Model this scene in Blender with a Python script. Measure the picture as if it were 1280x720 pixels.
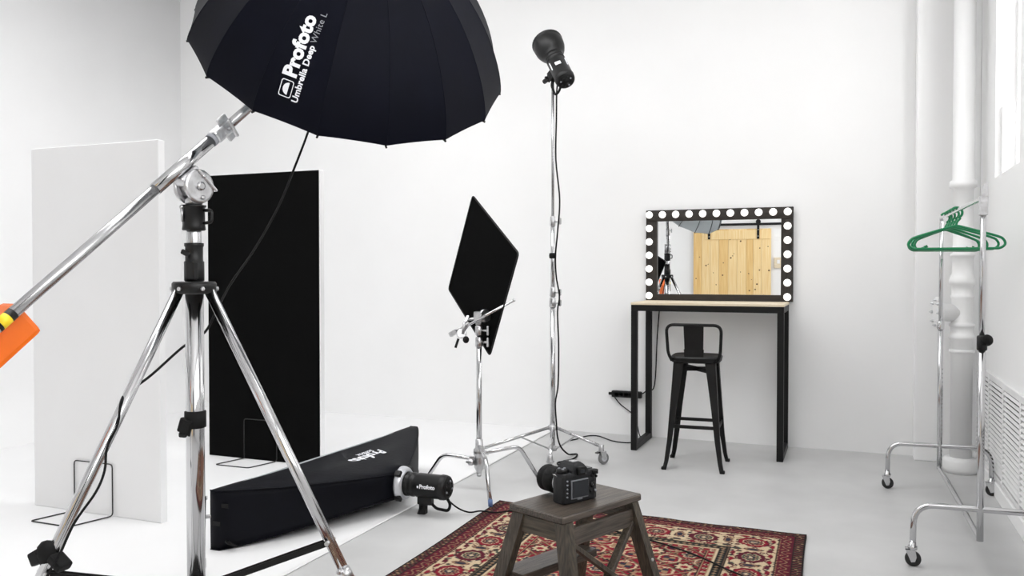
import bpy, bmesh, math, random
from mathutils import Vector, Matrix
random.seed(7)
PI = math.pi
for o in list(bpy.data.objects):
    bpy.data.objects.remove(o, do_unlink=True)
scene = bpy.context.scene
COL = scene.collection

# ------------------------------------------------------------------ camera
cd = bpy.data.cameras.new('camera')
cd.sensor_width = 36.0
cd.lens = 36.0 * 1050.0 / 1280.0
cd.clip_start = 0.05
cam = bpy.data.objects.new('camera', cd)
COL.objects.link(cam)
cam.location = (0, 0, 1.33)
cam.rotation_euler = (PI / 2 - math.atan(20 / 1050), 0, math.radians(21.8))
scene.camera = cam

# ------------------------------------------------------------------ sky, exposure
world = bpy.data.worlds.new('sky')
scene.world = world
world.use_nodes = True
bg = world.node_tree.nodes['Background']
bg.inputs['Color'].default_value = (1.0, 1.0, 1.0, 1)
bg.inputs['Strength'].default_value = 6.5
vs = scene.view_settings
vs.view_transform = 'Standard'
vs.look = 'None'
vs.exposure = 0.0
vs.gamma = 1.0
vs.use_curve_mapping = False

# room numbers (metres): x along the back wall, y into it
XL, XR, YB, YF, ZC = -6.3, 0.84, 6.7, -3.0, 4.2
WIN = [(5.15, 5.95), (-2.4, 2.4)]       # windows in the right wall, y ranges
ROOF_FILL = (-4.8, -0.4, 2.6, 4.7)            # unseen roof window, added to brighten the left side, x0, x1, y0, y1
WZ0, WZ1, WX = 1.912, 3.85, 0.985


def portal(name, loc, rot, sx, sy):
    l = bpy.data.lights.new(name, 'AREA')
    l.shape = 'RECTANGLE'
    l.size, l.size_y = sx, sy
    l.cycles.is_portal = True
    o = bpy.data.objects.new(name, l)
    COL.objects.link(o)
    o.location = loc
    o.rotation_euler = rot
    return o


for a, b in WIN:
    portal('window_daylight', (WX + 0.06, (a + b) / 2, (WZ0 + WZ1) / 2), (0, PI / 2, 0), WZ1 - WZ0, b - a)



portal('window_daylight', ((ROOF_FILL[0] + ROOF_FILL[1]) / 2, (ROOF_FILL[2] + ROOF_FILL[3]) / 2, ZC + .16), (0, 0, 0), ROOF_FILL[1] - ROOF_FILL[0], ROOF_FILL[3] - ROOF_FILL[2])  # daylight through the added roof window


# ------------------------------------------------------------------ materials
def mat(name, col, rough=0.5, metal=0.0, var=0.06, scale=8.0, bump=0.0, bscale=60.0, stretch=None, col2=None,
        emit=0.0, coat=0.0, sheen=0.0, spec=0.5):
    m = bpy.data.materials.new(name)
    m.use_nodes = True
    nt = m.node_tree
    b = nt.nodes['Principled BSDF']
    b.inputs['Roughness'].default_value = rough
    b.inputs['Metallic'].default_value = metal
    b.inputs['Coat Weight'].default_value = coat
    b.inputs['Sheen Weight'].default_value = sheen
    b.inputs['Specular IOR Level'].default_value = spec
    tc = nt.nodes.new('ShaderNodeTexCoord')
    mp = nt.nodes.new('ShaderNodeMapping')
    if stretch:
        mp.inputs['Scale'].default_value = stretch
    nt.links.new(tc.outputs['Object'], mp.inputs['Vector'])
    n = nt.nodes.new('ShaderNodeTexNoise')
    n.inputs['Scale'].default_value = scale
    n.inputs['Detail'].default_value = 5
    nt.links.new(mp.outputs[0], n.inputs['Vector'])
    r = nt.nodes.new('ShaderNodeValToRGB')
    c2 = col2 if col2 else tuple(min(1, c * (1 + var)) for c in col)
    c1 = col if col2 else tuple(c * (1 - var) for c in col)
    r.color_ramp.elements[0].position = 0.32
    r.color_ramp.elements[1].position = 0.68
    r.color_ramp.elements[0].color = (*c1, 1)
    r.color_ramp.elements[1].color = (*c2, 1)
    nt.links.new(n.outputs['Fac'], r.inputs['Fac'])
    nt.links.new(r.outputs['Color'], b.inputs['Base Color'])
    if bump:
        n2 = nt.nodes.new('ShaderNodeTexNoise')
        n2.inputs['Scale'].default_value = bscale
        n2.inputs['Detail'].default_value = 3
        nt.links.new(mp.outputs[0], n2.inputs['Vector'])
        bp = nt.nodes.new('ShaderNodeBump')
        bp.inputs['Strength'].default_value = bump
        bp.inputs['Distance'].default_value = 0.01
        nt.links.new(n2.outputs['Fac'], bp.inputs['Height'])
        nt.links.new(bp.outputs['Normal'], b.inputs['Normal'])
    if emit:
        b.inputs['Emission Color'].default_value = (1, 0.97, 0.92, 1)
        b.inputs['Emission Strength'].default_value = emit
    return m


def glass_mat():
    m = bpy.data.materials.new('window_glass')
    m.use_nodes = True
    nt = m.node_tree
    nt.nodes.clear()
    out = nt.nodes.new('ShaderNodeOutputMaterial')
    t = nt.nodes.new('ShaderNodeBsdfTransparent')
    g = nt.nodes.new('ShaderNodeBsdfGlossy')
    g.inputs['Roughness'].default_value = 0.02
    mx = nt.nodes.new('ShaderNodeMixShader')
    mx.inputs[0].default_value = 0.06
    nt.links.new(t.outputs[0], mx.inputs[1])
    nt.links.new(g.outputs[0], mx.inputs[2])
    nt.links.new(mx.outputs[0], out.inputs['Surface'])
    return m


def attr_mat(name, rough):
    m = bpy.data.materials.new(name)
    m.use_nodes = True
    nt = m.node_tree
    b = nt.nodes['Principled BSDF']
    a = nt.nodes.new('ShaderNodeAttribute')
    a.attribute_name = 'weave'
    n = nt.nodes.new('ShaderNodeTexNoise')
    n.inputs['Scale'].default_value = 260
    tc = nt.nodes.new('ShaderNodeTexCoord')
    nt.links.new(tc.outputs['Object'], n.inputs['Vector'])
    mx = nt.nodes.new('ShaderNodeMixRGB')
    mx.blend_type = 'OVERLAY'
    mx.inputs[0].default_value = 0.35
    nt.links.new(a.outputs['Color'], mx.inputs[1])
    nt.links.new(n.outputs['Fac'], mx.inputs[2])
    nt.links.new(mx.outputs[0], b.inputs['Base Color'])
    bp = nt.nodes.new('ShaderNodeBump')
    bp.inputs['Strength'].default_value = 0.5
    bp.inputs['Distance'].default_value = 0.004
    nt.links.new(n.outputs['Fac'], bp.inputs['Height'])
    nt.links.new(bp.outputs['Normal'], b.inputs['Normal'])
    b.inputs['Roughness'].default_value = rough
    b.inputs['Specular IOR Level'].default_value = 0.15
    return m


M = {
    'wall': mat('white_wall_paint', (0.90, 0.90, 0.90), 0.75, var=0.012, scale=1.5, bump=0.08, bscale=14),
    'cyc': mat('white_cyclorama_paint', (0.88, 0.88, 0.885), 0.55, var=0.012, scale=2.0, bump=0.03, bscale=20),
    'floor': mat('grey_floor_paint', (0.55, 0.55, 0.55), 0.42, var=0.07, scale=2.2, bump=0.05, bscale=12),
    'gloss': mat('fresh_white_gloss_paint', (0.94, 0.94, 0.94), 0.5, var=0.008, scale=2, bump=0.04, bscale=14),  # whiter than the wall paint: brighter light at the right put into the colour
    'ceil': mat('ceiling_paint', (0.92, 0.92, 0.92), 0.8, var=0.01, scale=2),
    'white': mat('white_enamel', (0.86, 0.86, 0.86), 0.35, var=0.02),
    'foam': mat('white_foam_board', (0.86, 0.86, 0.865), 0.6, var=0.01, scale=3),
    'blackboard': mat('black_foam_face', (0.0035, 0.0035, 0.0035), 0.85, var=0.1, spec=0.05),
    'wire': mat('black_wire', (0.012, 0.012, 0.012), 0.4),
    'chrome': mat('polished_chrome', (0.60, 0.60, 0.61), 0.12, 1.0, var=0.02, scale=5),
    'satin': mat('satin_cast_metal', (0.60, 0.60, 0.61), 0.3, 1.0, var=0.15, scale=30, bump=0.1),
    'alu': mat('brushed_tube', (0.52, 0.52, 0.53), 0.25, 1.0, var=0.05, scale=10),
    'blackpl': mat('black_plastic', (0.005, 0.005, 0.0053), 0.42, var=0.2, scale=40, spec=0.35),
    'blackrub': mat('black_rubber', (0.004, 0.004, 0.004), 0.75, var=0.2, scale=60, bump=0.1, bscale=200, spec=0.3),
    'blackmetal': mat('black_painted_steel', (0.004, 0.004, 0.004), 0.5, var=0.2, scale=20, spec=0.3),
    'fabric': mat('black_nylon_fabric', (0.0022, 0.0025, 0.0048), 0.6, var=0.2, scale=14, bump=0.12, bscale=40, spec=0.12),
    'umbrella': mat('black_umbrella_fabric', (0.0019, 0.0024, 0.0068), 0.6, var=0.15, scale=9, bump=0.06, bscale=24, spec=0.10),
    'umbin': mat('white_umbrella_lining', (0.62, 0.66, 0.68), 0.7, var=0.04),
    'flag': mat('black_flag_cloth', (0.0028, 0.0028, 0.0028), 0.9, var=0.2, scale=60, spec=0.04),
    'orange': mat('orange_powder_coat', (0.86, 0.16, 0.008), 0.4, var=0.05, scale=12),
    'yellow': mat('yellow_label', (0.9, 0.65, 0.02), 0.5),
    'print': mat('white_print', (0.85, 0.86, 0.9), 0.6, var=0.01),
    'greyprint': mat('grey_print', (0.30, 0.31, 0.34), 0.6, var=0.01),
    'silver': mat('silver_ring', (0.62, 0.63, 0.66), 0.35, 0.6, var=0.05),
    'darkwood': mat('dark_stained_wood', (0.008, 0.006, 0.0045), 0.5, scale=3.0, stretch=(2, 30, 30), col2=(0.028, 0.021, 0.016), bump=0.15, bscale=6),
    'darkwoodv': mat('dark_stained_wood_upright', (0.008, 0.006, 0.0045), 0.5, scale=3.0, stretch=(30, 30, 2), col2=(0.028, 0.021, 0.016), bump=0.15, bscale=6),
    'stoolwood': mat('brown_weathered_wood', (0.022, 0.0165, 0.0125), 0.36, scale=3.0, stretch=(3, 45, 45), col2=(0.105, 0.083, 0.065), bump=0.12, bscale=8),
    'stoolwoodv': mat('brown_weathered_wood_upright', (0.020, 0.016, 0.012), 0.5, scale=3.0, stretch=(45, 45, 3), col2=(0.088, 0.070, 0.050), bump=0.12, bscale=8),
    'stoolwoody': mat('brown_weathered_wood_cross', (0.026, 0.020, 0.013), 0.45, scale=3.0, stretch=(45, 3, 45), col2=(0.10, 0.08, 0.055), bump=0.12, bscale=8),
    'tabletop': mat('pale_birch_wood', (0.72, 0.60, 0.42), 0.5, scale=3.0, stretch=(2, 25, 25), col2=(0.80, 0.70, 0.54)),
    'pine': mat('pine_planks', (0.70, 0.42, 0.14), 0.5, scale=2.6, stretch=(22, 22, 0.8), col2=(0.86, 0.62, 0.28)),
    'pine2': mat('pine_planks_pale', (0.82, 0.56, 0.24), 0.5, scale=2.6, stretch=(22, 22, 0.8), col2=(0.92, 0.72, 0.40)),
    'knot': mat('pine_knot', (0.16, 0.07, 0.03), 0.6),
    'mirror': mat('mirror_silvering', (0.93, 0.94, 0.94), 0.0, 1.0, var=0.0),
    'bulb': mat('frosted_bulb_glass', (0.9, 0.9, 0.9), 0.3, emit=0.9),
    'green': mat('green_plastic', (0.0, 0.21, 0.075), 0.3, var=0.05),
    'lcd': mat('screen_glass', (0.02, 0.022, 0.026), 0.08, var=0.05),
    'clear': mat('clear_screen_cover', (0.16, 0.165, 0.18), 0.2, var=0.05),
    'camera': mat('camera_rubber_shell', (0.005, 0.0053, 0.0065), 0.5, var=0.2, scale=80, bump=0.15, bscale=300, spec=0.4),
    'cable': mat('black_cable', (0.004, 0.004, 0.0045), 0.6, spec=0.2),
    'bluetape': mat('blue_tape', (0.10, 0.16, 0.32), 0.5),
    'caster': mat('grey_caster_rubber', (0.20, 0.20, 0.20), 0.6),
    'sole': mat('black_caster_rubber', (0.014, 0.014, 0.014), 0.5),
    'glass': glass_mat(),
    'rug': attr_mat('woven_wool', 0.95),
    'darkvoid': mat('dark_slot', (0.06, 0.06, 0.06), 0.8),  # flat dark tone standing in for shade in slots and holes
}

# ------------------------------------------------------------------ building helpers
ROOT = {}       # object name -> world matrix of the thing it belongs to


def frame_from(z, x=None):
    z = Vector(z).normalized()
    if x is None:
        x = Vector((1, 0, 0)) if abs(z.x) < 0.9 else Vector((0, 1, 0))
    x = Vector(x)
    y = z.cross(x).normalized()
    x = y.cross(z)
    return Matrix((x, y, z)).transposed()


def xf(loc, rot3=None):
    m = (rot3.to_4x4() if rot3 is not None else Matrix.Identity(4))
    return Matrix.Translation(Vector(loc)) @ m


def catmull(pts, n=6, closed=False):
    P = [Vector(p) for p in pts]
    out = []
    N = len(P)
    rng = range(N) if closed else range(N - 1)
    for i in rng:
        if closed:
            p0, p1, p2, p3 = P[i - 1], P[i], P[(i + 1) % N], P[(i + 2) % N]
        else:
            p1, p2 = P[i], P[i + 1]
            p0 = P[i - 1] if i > 0 else p1 * 2 - p2
            p3 = P[i + 2] if i + 2 < N else p2 * 2 - p1
        for k in range(n):
            t = k / n
            out.append(0.5 * ((2 * p1) + (p2 - p0) * t + (2 * p0 - 5 * p1 + 4 * p2 - p3) * t * t
                              + (3 * p1 - p0 - 3 * p2 + p3) * t ** 3))
    if not closed:
        out.append(P[-1])
    return out


def fillet(pts, r, n=5):
    """polyline with its corners rounded"""
    P = [Vector(p) for p in pts]
    out = [P[0]]
    for i in range(1, len(P) - 1):
        a, b, c = P[i - 1], P[i], P[i + 1]
        u, v = (a - b), (c - b)
        rr = min(r, u.length * 0.49, v.length * 0.49)
        s, e = b + u.normalized() * rr, b + v.normalized() * rr
        for k in range(n + 1):
            t = k / n
            out.append(s * (1 - t) ** 2 + b * 2 * t * (1 - t) + e * t * t)
    out.append(P[-1])
    return out


class MB:
    def __init__(self, m=None):
        self.v, self.f, self.mi, self.sm = [], [], [], []
        self.m = m if m is not None else Matrix.Identity(4)
        self.slot = 0

    def add(self, vs, fs, smooth=False):
        o = len(self.v)
        self.v += [self.m @ Vector(p) for p in vs]
        for f in fs:
            self.f.append([i + o for i in f])
            self.mi.append(self.slot)
            self.sm.append(smooth)
        return self

    def box(self, c, s, rot=None, bev=0.0):
        hx, hy, hz = s[0] / 2, s[1] / 2, s[2] / 2
        c = Vector(c)
        if bev <= 0:
            vs = [Vector((x, y, z)) for x in (-hx, hx) for y in (-hy, hy) for z in (-hz, hz)]
            fs = [(0, 1, 3, 2), (4, 6, 7, 5), (0, 4, 5, 1), (2, 3, 7, 6), (0, 2, 6, 4), (1, 5, 7, 3)]
            sm = False
        else:
            bev = min(bev, hx * .95, hy * .95, hz * .95)
            bm = bmesh.new()
            bmesh.ops.create_cube(bm, size=1.0)
            for v in bm.verts:
                v.co = Vector((v.co.x * s[0], v.co.y * s[1], v.co.z * s[2]))
            bmesh.ops.bevel(bm, geom=bm.edges[:], offset=bev, segments=2 if bev > 0.004 else 1, profile=0.6, affect='EDGES')
            bm.verts.index_update()
            vs = [v.co.copy() for v in bm.verts]
            fs = [[v.index for v in f.verts] for f in bm.faces]
            bm.free()
            sm = False
        if rot is not None:
            vs = [rot @ v for v in vs]
        return self.add([v + c for v in vs], fs, sm)

    def bar(self, a, b, w, h, up=(0, 0, 1), bev=0.0):
        a, b = Vector(a), Vector(b)
        z = (b - a)
        up = Vector(up)
        if abs(z.normalized().dot(up)) > 0.98:
            up = Vector((0, 1, 0))
        x = up.cross(z).normalized()
        y = z.normalized().cross(x)
        rot = Matrix((x, y, z.normalized())).transposed()
        return self.box((a + b) / 2, (w, h, z.length), rot, bev)

    def tube(self, pts, r, n=10, caps=True, closed=False):
        P = [Vector(p) for p in pts]
        N = len(P)
        rs = r if isinstance(r, (list, tuple)) else [r] * N
        vs, fs = [], []
        prev = None
        for i in range(N):
            if closed:
                t = (P[(i + 1) % N] - P[i - 1])
            else:
                t = P[min(i + 1, N - 1)] - P[max(i - 1, 0)]
            t.normalize()
            if prev is None:
                x = t.orthogonal().normalized()
            else:
                x = (prev - t * prev.dot(t))
                x = x.normalized() if x.length > 1e-6 else t.orthogonal().normalized()
            prev = x
            y = t.cross(x)
            for k in range(n):
                a = 2 * PI * k / n
                vs.append(P[i] + (x * math.cos(a) + y * math.sin(a)) * rs[i])
        for i in range(N if closed else N - 1):
            j = (i + 1) % N
            for k in range(n):
                l = (k + 1) % n
                fs.append((i * n + k, i * n + l, j * n + l, j * n + k))
        self.add(vs, fs, True)
        if caps and not closed:
            self.add(vs[:n], [list(range(n))[::-1]])
            self.add(vs[-n:], [list(range(n))])
        return self

    def cyl(self, a, b, r, n=16, r2=None):
        return self.tube([a, b], [r, r if r2 is None else r2], n)

    def lathe(self, prof, mtx=None, n=24, caps=True, smooth=True):
        """prof: list of (radius, height) along local z"""
        mt = mtx if mtx is not None else Matrix.Identity(4)
        vs, fs = [], []
        for (r, h) in prof:
            for k in range(n):
                a = 2 * PI * k / n
                vs.append(mt @ Vector((r * math.cos(a), r * math.sin(a), h)))
        for i in range(len(prof) - 1):
            for k in range(n):
                l = (k + 1) % n
                fs.append((i * n + k, i * n + l, (i + 1) * n + l, (i + 1) * n + k))
        self.add(vs, fs, smooth)
        if caps:
            if prof[0][0] > 1e-5:
                self.add(vs[:n], [list(range(n))[::-1]])
            if prof[-1][0] > 1e-5:
                self.add(vs[-n:], [list(range(n))])
        return self

    def prism(self, poly, th, mtx=None):
        """poly in local xy, thickness along local z (centred)"""
        mt = mtx if mtx is not None else Matrix.Identity(4)
        n = len(poly)
        vs = [mt @ Vector((p[0], p[1], -th / 2)) for p in poly] + [mt @ Vector((p[0], p[1], th / 2)) for p in poly]
        fs = [list(range(n))[::-1], list(range(n, 2 * n))]
        fs += [(i, (i + 1) % n, n + (i + 1) % n, n + i) for i in range(n)]
        return self.add(vs, fs)

    def sphere(self, c, r, n=14, sc=(1, 1, 1)):
        c = Vector(c)
        prof = []
        k = n // 2
        for i in range(k + 1):
            a = -PI / 2 + PI * i / k
            prof.append((max(r * math.cos(a), 1e-6), r * math.sin(a)))
        return self.lathe(prof, Matrix.Translation(c) @ Matrix.Diagonal((*sc, 1)), n, caps=False)

    def mesh(self, name, mats, inv=None):
        me = bpy.data.meshes.new(name)
        vv = self.v if inv is None else [inv @ p for p in self.v]
        me.from_pydata([tuple(p) for p in vv], [], self.f)
        for m_ in (mats if isinstance(mats, (list, tuple)) else [mats]):
            me.materials.append(M[m_])
        me.polygons.foreach_set('material_index', self.mi)
        me.polygons.foreach_set('use_smooth', self.sm)
        bm = bmesh.new()
        bm.from_mesh(me)
        bmesh.ops.remove_doubles(bm, verts=bm.verts, dist=1e-6)
        bmesh.ops.recalc_face_normals(bm, faces=bm.faces)
        bm.to_mesh(me)
        bm.free()
        me.update()
        return me

    def part(self, name, mats, parent, label=None):
        """world-space geometry hung under a thing (or a part of it)"""
        R = ROOT[parent.name]
        o = bpy.data.objects.new(name, self.mesh(name, mats, R.inverted()))
        COL.objects.link(o)
        o.parent = parent
        ROOT[o.name] = R
        if label:
            o['label'] = label
        return o

    def lone(self, name, mats, label=None, cat=None, group=None, kind=None, loc=None):
        """a top-level thing that is one mesh"""
        if loc is None:
            xs = [p.x for p in self.v]; ys = [p.y for p in self.v]; zs = [p.z for p in self.v]
            loc = ((min(xs) + max(xs)) / 2, (min(ys) + max(ys)) / 2, min(zs))
        R = Matrix.Translation(Vector(loc))
        o = bpy.data.objects.new(name, self.mesh(name, mats, R.inverted()))
        COL.objects.link(o)
        o.matrix_world = R
        ROOT[o.name] = R
        tag(o, label, cat, group, kind)
        return o


def tag(o, label=None, cat=None, group=None, kind=None):
    if label: o['label'] = label
    if cat: o['category'] = cat
    if group: o['group'] = group
    if kind: o['kind'] = kind
    return o


def thing(name, label, cat, loc, rotz=0.0, group=None):
    o = bpy.data.objects.new(name, None)
    o.empty_display_size = 0.1
    COL.objects.link(o)
    o.location = loc
    o.rotation_euler = (0, 0, rotz)
    ROOT[o.name] = Matrix.Translation(Vector(loc)) @ Matrix.Rotation(rotz, 4, 'Z')
    return tag(o, label, cat, group)


def piece(name, me, parent, loc=(0, 0, 0), rot=(0, 0, 0), label=None):
    """shared-mesh part placed in its thing's local space"""
    o = bpy.data.objects.new(name, me)
    COL.objects.link(o)
    o.parent = parent
    o.location = loc
    o.rotation_euler = rot
    if label: o['label'] = label
    return o


def copy_tree(o, parent=None):
    c = o.copy()
    COL.objects.link(c)
    c.parent = parent
    for ch in list(o.children):
        copy_tree(ch, c)
    return c


def text_flat(body, size, bold=0.0, spacing=1.0, shear=0.0):
    cu = bpy.data.curves.new('lettering', 'FONT')
    cu.body = body
    cu.size = size
    cu.offset = bold
    cu.resolution_u = 3
    cu.space_character = spacing
    cu.fill_mode = 'FRONT'
    ob = bpy.data.objects.new('lettering', cu)
    COL.objects.link(ob)
    dg = bpy.context.evaluated_depsgraph_get()
    me = bpy.data.meshes.new_from_object(ob.evaluated_get(dg))
    vs = [(v.co.x, v.co.y) for v in me.vertices]
    fs = [list(p.vertices) for p in me.polygons]
    bpy.data.objects.remove(ob, do_unlink=True)
    bpy.data.curves.remove(cu)
    bpy.data.meshes.remove(me)
    return vs, fs


# ================================================================== THE ROOM
def structure(mb, name, mats, loc=(0, 0, 0)):
    return mb.lone(name, mats, kind='structure', loc=loc)


XW = WX + 0.1
structure(MB().box(((XL + XW) / 2, (YB + YF) / 2, -0.06), (XW - XL + .6, YB - YF + .6, 0.12)), 'floor', 'floor')
w = MB()
x0, x1, y0, y1 = ROOF_FILL
w.box(((XL - .3 + x0) / 2, (YB + YF) / 2, ZC + .06), (x0 - XL + .3, YB - YF + .6, .12))
w.box(((x1 + XW + .3) / 2, (YB + YF) / 2, ZC + .06), (XW + .3 - x1, YB - YF + .6, .12))
w.box(((x0 + x1) / 2, (YF - .3 + y0) / 2, ZC + .06), (x1 - x0, y0 - YF + .3, .12))
w.box(((x0 + x1) / 2, (y1 + YB + .3) / 2, ZC + .06), (x1 - x0, YB + .3 - y1, .12))
structure(w, 'ceiling', 'ceil')
structure(MB().box(((XL + XW) / 2, YB + 0.1, ZC / 2), (XW - XL + .4, 0.2, ZC)), 'wall_back', 'wall')
w = MB().box(((XL + XW) / 2, YF - 0.1, ZC / 2), (XW - XL + .4, .2, ZC))
structure(w, 'wall_rear', 'wall')
# white painted stage: floor, cove and left wall
RC = 0.45
CZ = 0.004
prof = [(XL + RC, CZ)]
for k in range(1, 13):
    a = PI / 2 * k / 12
    prof.append((XL + RC - RC * math.sin(a), CZ + RC - RC * math.cos(a)))
prof.append((XL, ZC))
w = MB()
vs = [(x, y, z) for (x, z) in prof for y in (YF, YB)]
fs = [(2 * i, 2 * i + 1, 2 * i + 3, 2 * i + 2) for i in range(len(prof) - 1)]
bk = len(vs)
vs += [(XL - .2, y, z) for z in (ZC, 0) for y in (YF, YB)] + [(XL + RC, y, 0) for y in (YF, YB)]
fs += [(2 * len(prof) - 2, 2 * len(prof) - 1, bk + 1, bk), (bk, bk + 1, bk + 3, bk + 2), (bk + 2, bk + 3, bk + 5, bk + 4), (bk + 4, bk + 5, 1, 0)]
w.add(vs, fs, False)
o = structure(w, 'wall_left', 'cyc')
for p in o.data.polygons:
    p.use_smooth = True
structure(MB().box(((XL + RC - 2.3) / 2, (YB + YF) / 2, CZ / 2), (-2.3 - XL - RC, YB - YF, CZ)), 'floor_stage', 'cyc')
structure(MB().box((-2.288, (YB + YF) / 2, 0.005), (0.024, YB - YF, 0.010), bev=0.004), 'trim_1', 'white')

# right wall: below, above and between the windows, full thickness from XR to WX
w = MB()
th, cx = XW - XR, (XR + XW) / 2
w.box((cx, (YB + YF) / 2, WZ0 / 2), (th, YB - YF, WZ0))
w.box((cx, (YB + YF) / 2, (WZ1 + ZC) / 2), (th, YB - YF, ZC - WZ1))
edges = [YF] + sorted([v for ab in WIN for v in ab]) + [YB]
for i in range(0, len(edges), 2):
    a, b = edges[i], edges[i + 1]
    w.box((cx, (a + b) / 2, (WZ0 + WZ1) / 2), (th, b - a, WZ1 - WZ0))
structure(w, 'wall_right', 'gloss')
# pilaster in the far right corner
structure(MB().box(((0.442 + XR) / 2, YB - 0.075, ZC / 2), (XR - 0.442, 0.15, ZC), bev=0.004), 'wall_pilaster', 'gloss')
# low base slab along the right wall
structure(MB().box((XR - 0.012, (YB - 0.15 + 1.0) / 2, 0.045), (0.03, YB - 0.15 - 1.0, 0.09), bev=0.004), 'baseboard_right', 'wall')


# windows
def window(idx, cx_, cy_, cz_, width, height, axis):
    """axis 'x': in the right wall, 'z': lying in the roof"""
    rot = 0 if axis == 'z' else PI / 2
    t = thing('window_%d' % idx, None, None, (cx_, cy_, cz_), rot)
    t['kind'] = 'structure'
    R = ROOT[t.name]
    if axis == 'z':
        t.rotation_euler = (PI / 2, 0, 0)
        R = ROOT[t.name] = xf((cx_, cy_, cz_), Matrix.Rotation(PI / 2, 3, 'X'))
    f = MB(R)
    for s in (-1, 1):
        f.box((s * (width / 2 - .03), 0, 0), (.06, .07, height), bev=.006)
        f.box((0, 0, s * (height / 2 - .03)), (width - .12, .07, .06), bev=.006)
    f.part('window_frame', 'white', t)
    n = max(2, round(width / 1.1))
    for i in range(1, n):
        MB(R).box((-width / 2 + width * i / n, 0, 0), (.055, .06, height - .12), bev=.006).part('mullion', 'white', t)
    MB(R).box((0, 0, height * .18), (width - .12, .05, .05), bev=.005).part('transom', 'white', t)
    for i in range(n):
        xa = -width / 2 + width * (i + .5) / n
        for (zc, hh) in ((height * .18 - (height * .68 - .03) / 2, height * .68 - .07), (height * .18 + (height * .32 - .03) / 2, height * .32 - .07)):
            MB(R).box((xa, 0, zc), (width / n - .06, .006, hh)).part('pane', 'glass', t)
    return t


wi = 1
for a, b in WIN:
    window(wi, WX, (a + b) / 2, (WZ0 + WZ1) / 2, b - a, WZ1 - WZ0, 'x')
    wi += 1
window(wi, (ROOF_FILL[0] + ROOF_FILL[1]) / 2, (ROOF_FILL[2] + ROOF_FILL[3]) / 2, ZC + .08, ROOF_FILL[1] - ROOF_FILL[0], ROOF_FILL[3] - ROOF_FILL[2], 'z')  # unseen roof window, added as extra daylight for the left side
# inner casing of the far window reveal (white strip with a grey groove)
structure(MB().box((0.885, 5.93, (WZ0 + 2.35) / 2), (.03, .05, 2.35 - WZ0), bev=.004), 'trim_2', 'white')

# ------------------------------------------------------------------ radiator grille on the right wall
GZ0, GZ1, GY1 = 0.10, 0.70, 6.50
PW, NP = 0.52, 8
g = thing('radiator_grille', 'long white louvred radiator cover along the bottom of the right wall', 'radiator grille', (XR, GY1, GZ0))
m = MB()
LEN = PW * NP
m.box((XR - .009, GY1 - LEN / 2, GZ1 - .02), (.018, LEN, .04), bev=.003)
m.box((XR - .009, GY1 - LEN / 2, GZ0 + .012), (.018, LEN, .024), bev=.003)
m.part('rail', 'white', g)
for i in range(NP + 1):
    MB().box((XR - .010, GY1 - i * PW, (GZ0 + GZ1) / 2), (.020, .035, GZ1 - GZ0), bev=.003).part('stile', 'white', g)
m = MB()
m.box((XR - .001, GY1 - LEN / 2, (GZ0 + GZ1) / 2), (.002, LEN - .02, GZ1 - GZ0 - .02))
m.part('backing', 'darkvoid', g)  # dark sheet paints the shade seen between the slats
NS = 18
sl = MB().box((0, 0, 0), (.0165, PW - .036, .004), Matrix.Rotation(math.radians(-42), 3, 'Y')).mesh('slat', 'white')
for i in range(NP):
    for k in range(NS):
        piece('slat', sl, g, (-.014, -(i + .5) * PW, .035 + (GZ1 - GZ0 - .075) * (k + .5) / NS))

# ------------------------------------------------------------------ drain pipe in the corner
PX, PY = 0.705, 6.28
pipe = thing('drain_pipe', 'thick white painted cast iron pipe rising in the corner beside the rack', 'pipe', (PX, PY, 0))
T = lambda z: Matrix.Translation((PX, PY, z))
MB().lathe([(0.0653, .10), (0.0653, .88), (0.0736, .885), (0.0791, .90), (0.0736, .92), (0.0681, .925), (0.0681, .965), (0.0773, .97), (0.0773, .985), (0.0681, .99),
            (0.0644, 1.0), (0.0644, 1.15), (0.0690, 1.16), (0.0690, 1.175), (0.0644, 1.18), (0.0644, 1.24), (0.0810, 1.25), (0.0810, 1.275), (0.0736, 1.30), (0.0644, 1.32),
            (0.0644, 1.43), (0.0754, 1.435), (0.0754, 1.45), (0.0607, 1.455), (0.0607, 1.88), (0.0828, 1.89), (0.0828, 1.93), (0.0662, 1.94), (0.0662, ZC)],
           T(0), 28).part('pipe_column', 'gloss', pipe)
MB().lathe([(.105, 0), (.112, .03), (.112, .075), (.10, .095), (.071, .10)], T(0), 28).part('base_collar', 'white', pipe)
ax = frame_from((-0.985, -0.17, 0.0))
br = xf((PX, PY, 1.06), ax)
MB().lathe([(.058, .0), (.058, .115), (.064, .12), (.064, .135)], br, 20).part('branch', 'white', pipe)
fl_ = MB().lathe([(.10, .135), (.105, .138), (.105, .155), (.10, .16)], br, 24).part('flange', 'white', pipe)
for k in range(8):
    a = 2 * PI * k / 8
    p = br @ Vector((.084 * math.cos(a), .084 * math.sin(a), .16))
    MB().lathe([(.011, 0), (.011, .012), (.004, .013), (.004, .022)], xf(p, ax), 6, smooth=False).part('bolt', 'satin', fl_)
# strap clamp that ties the pipe
MB().lathe([(.073, .795), (.077, .797), (.077, .815), (.073, .817)], T(0), 28).part('clamp_band', 'white', pipe)

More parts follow.
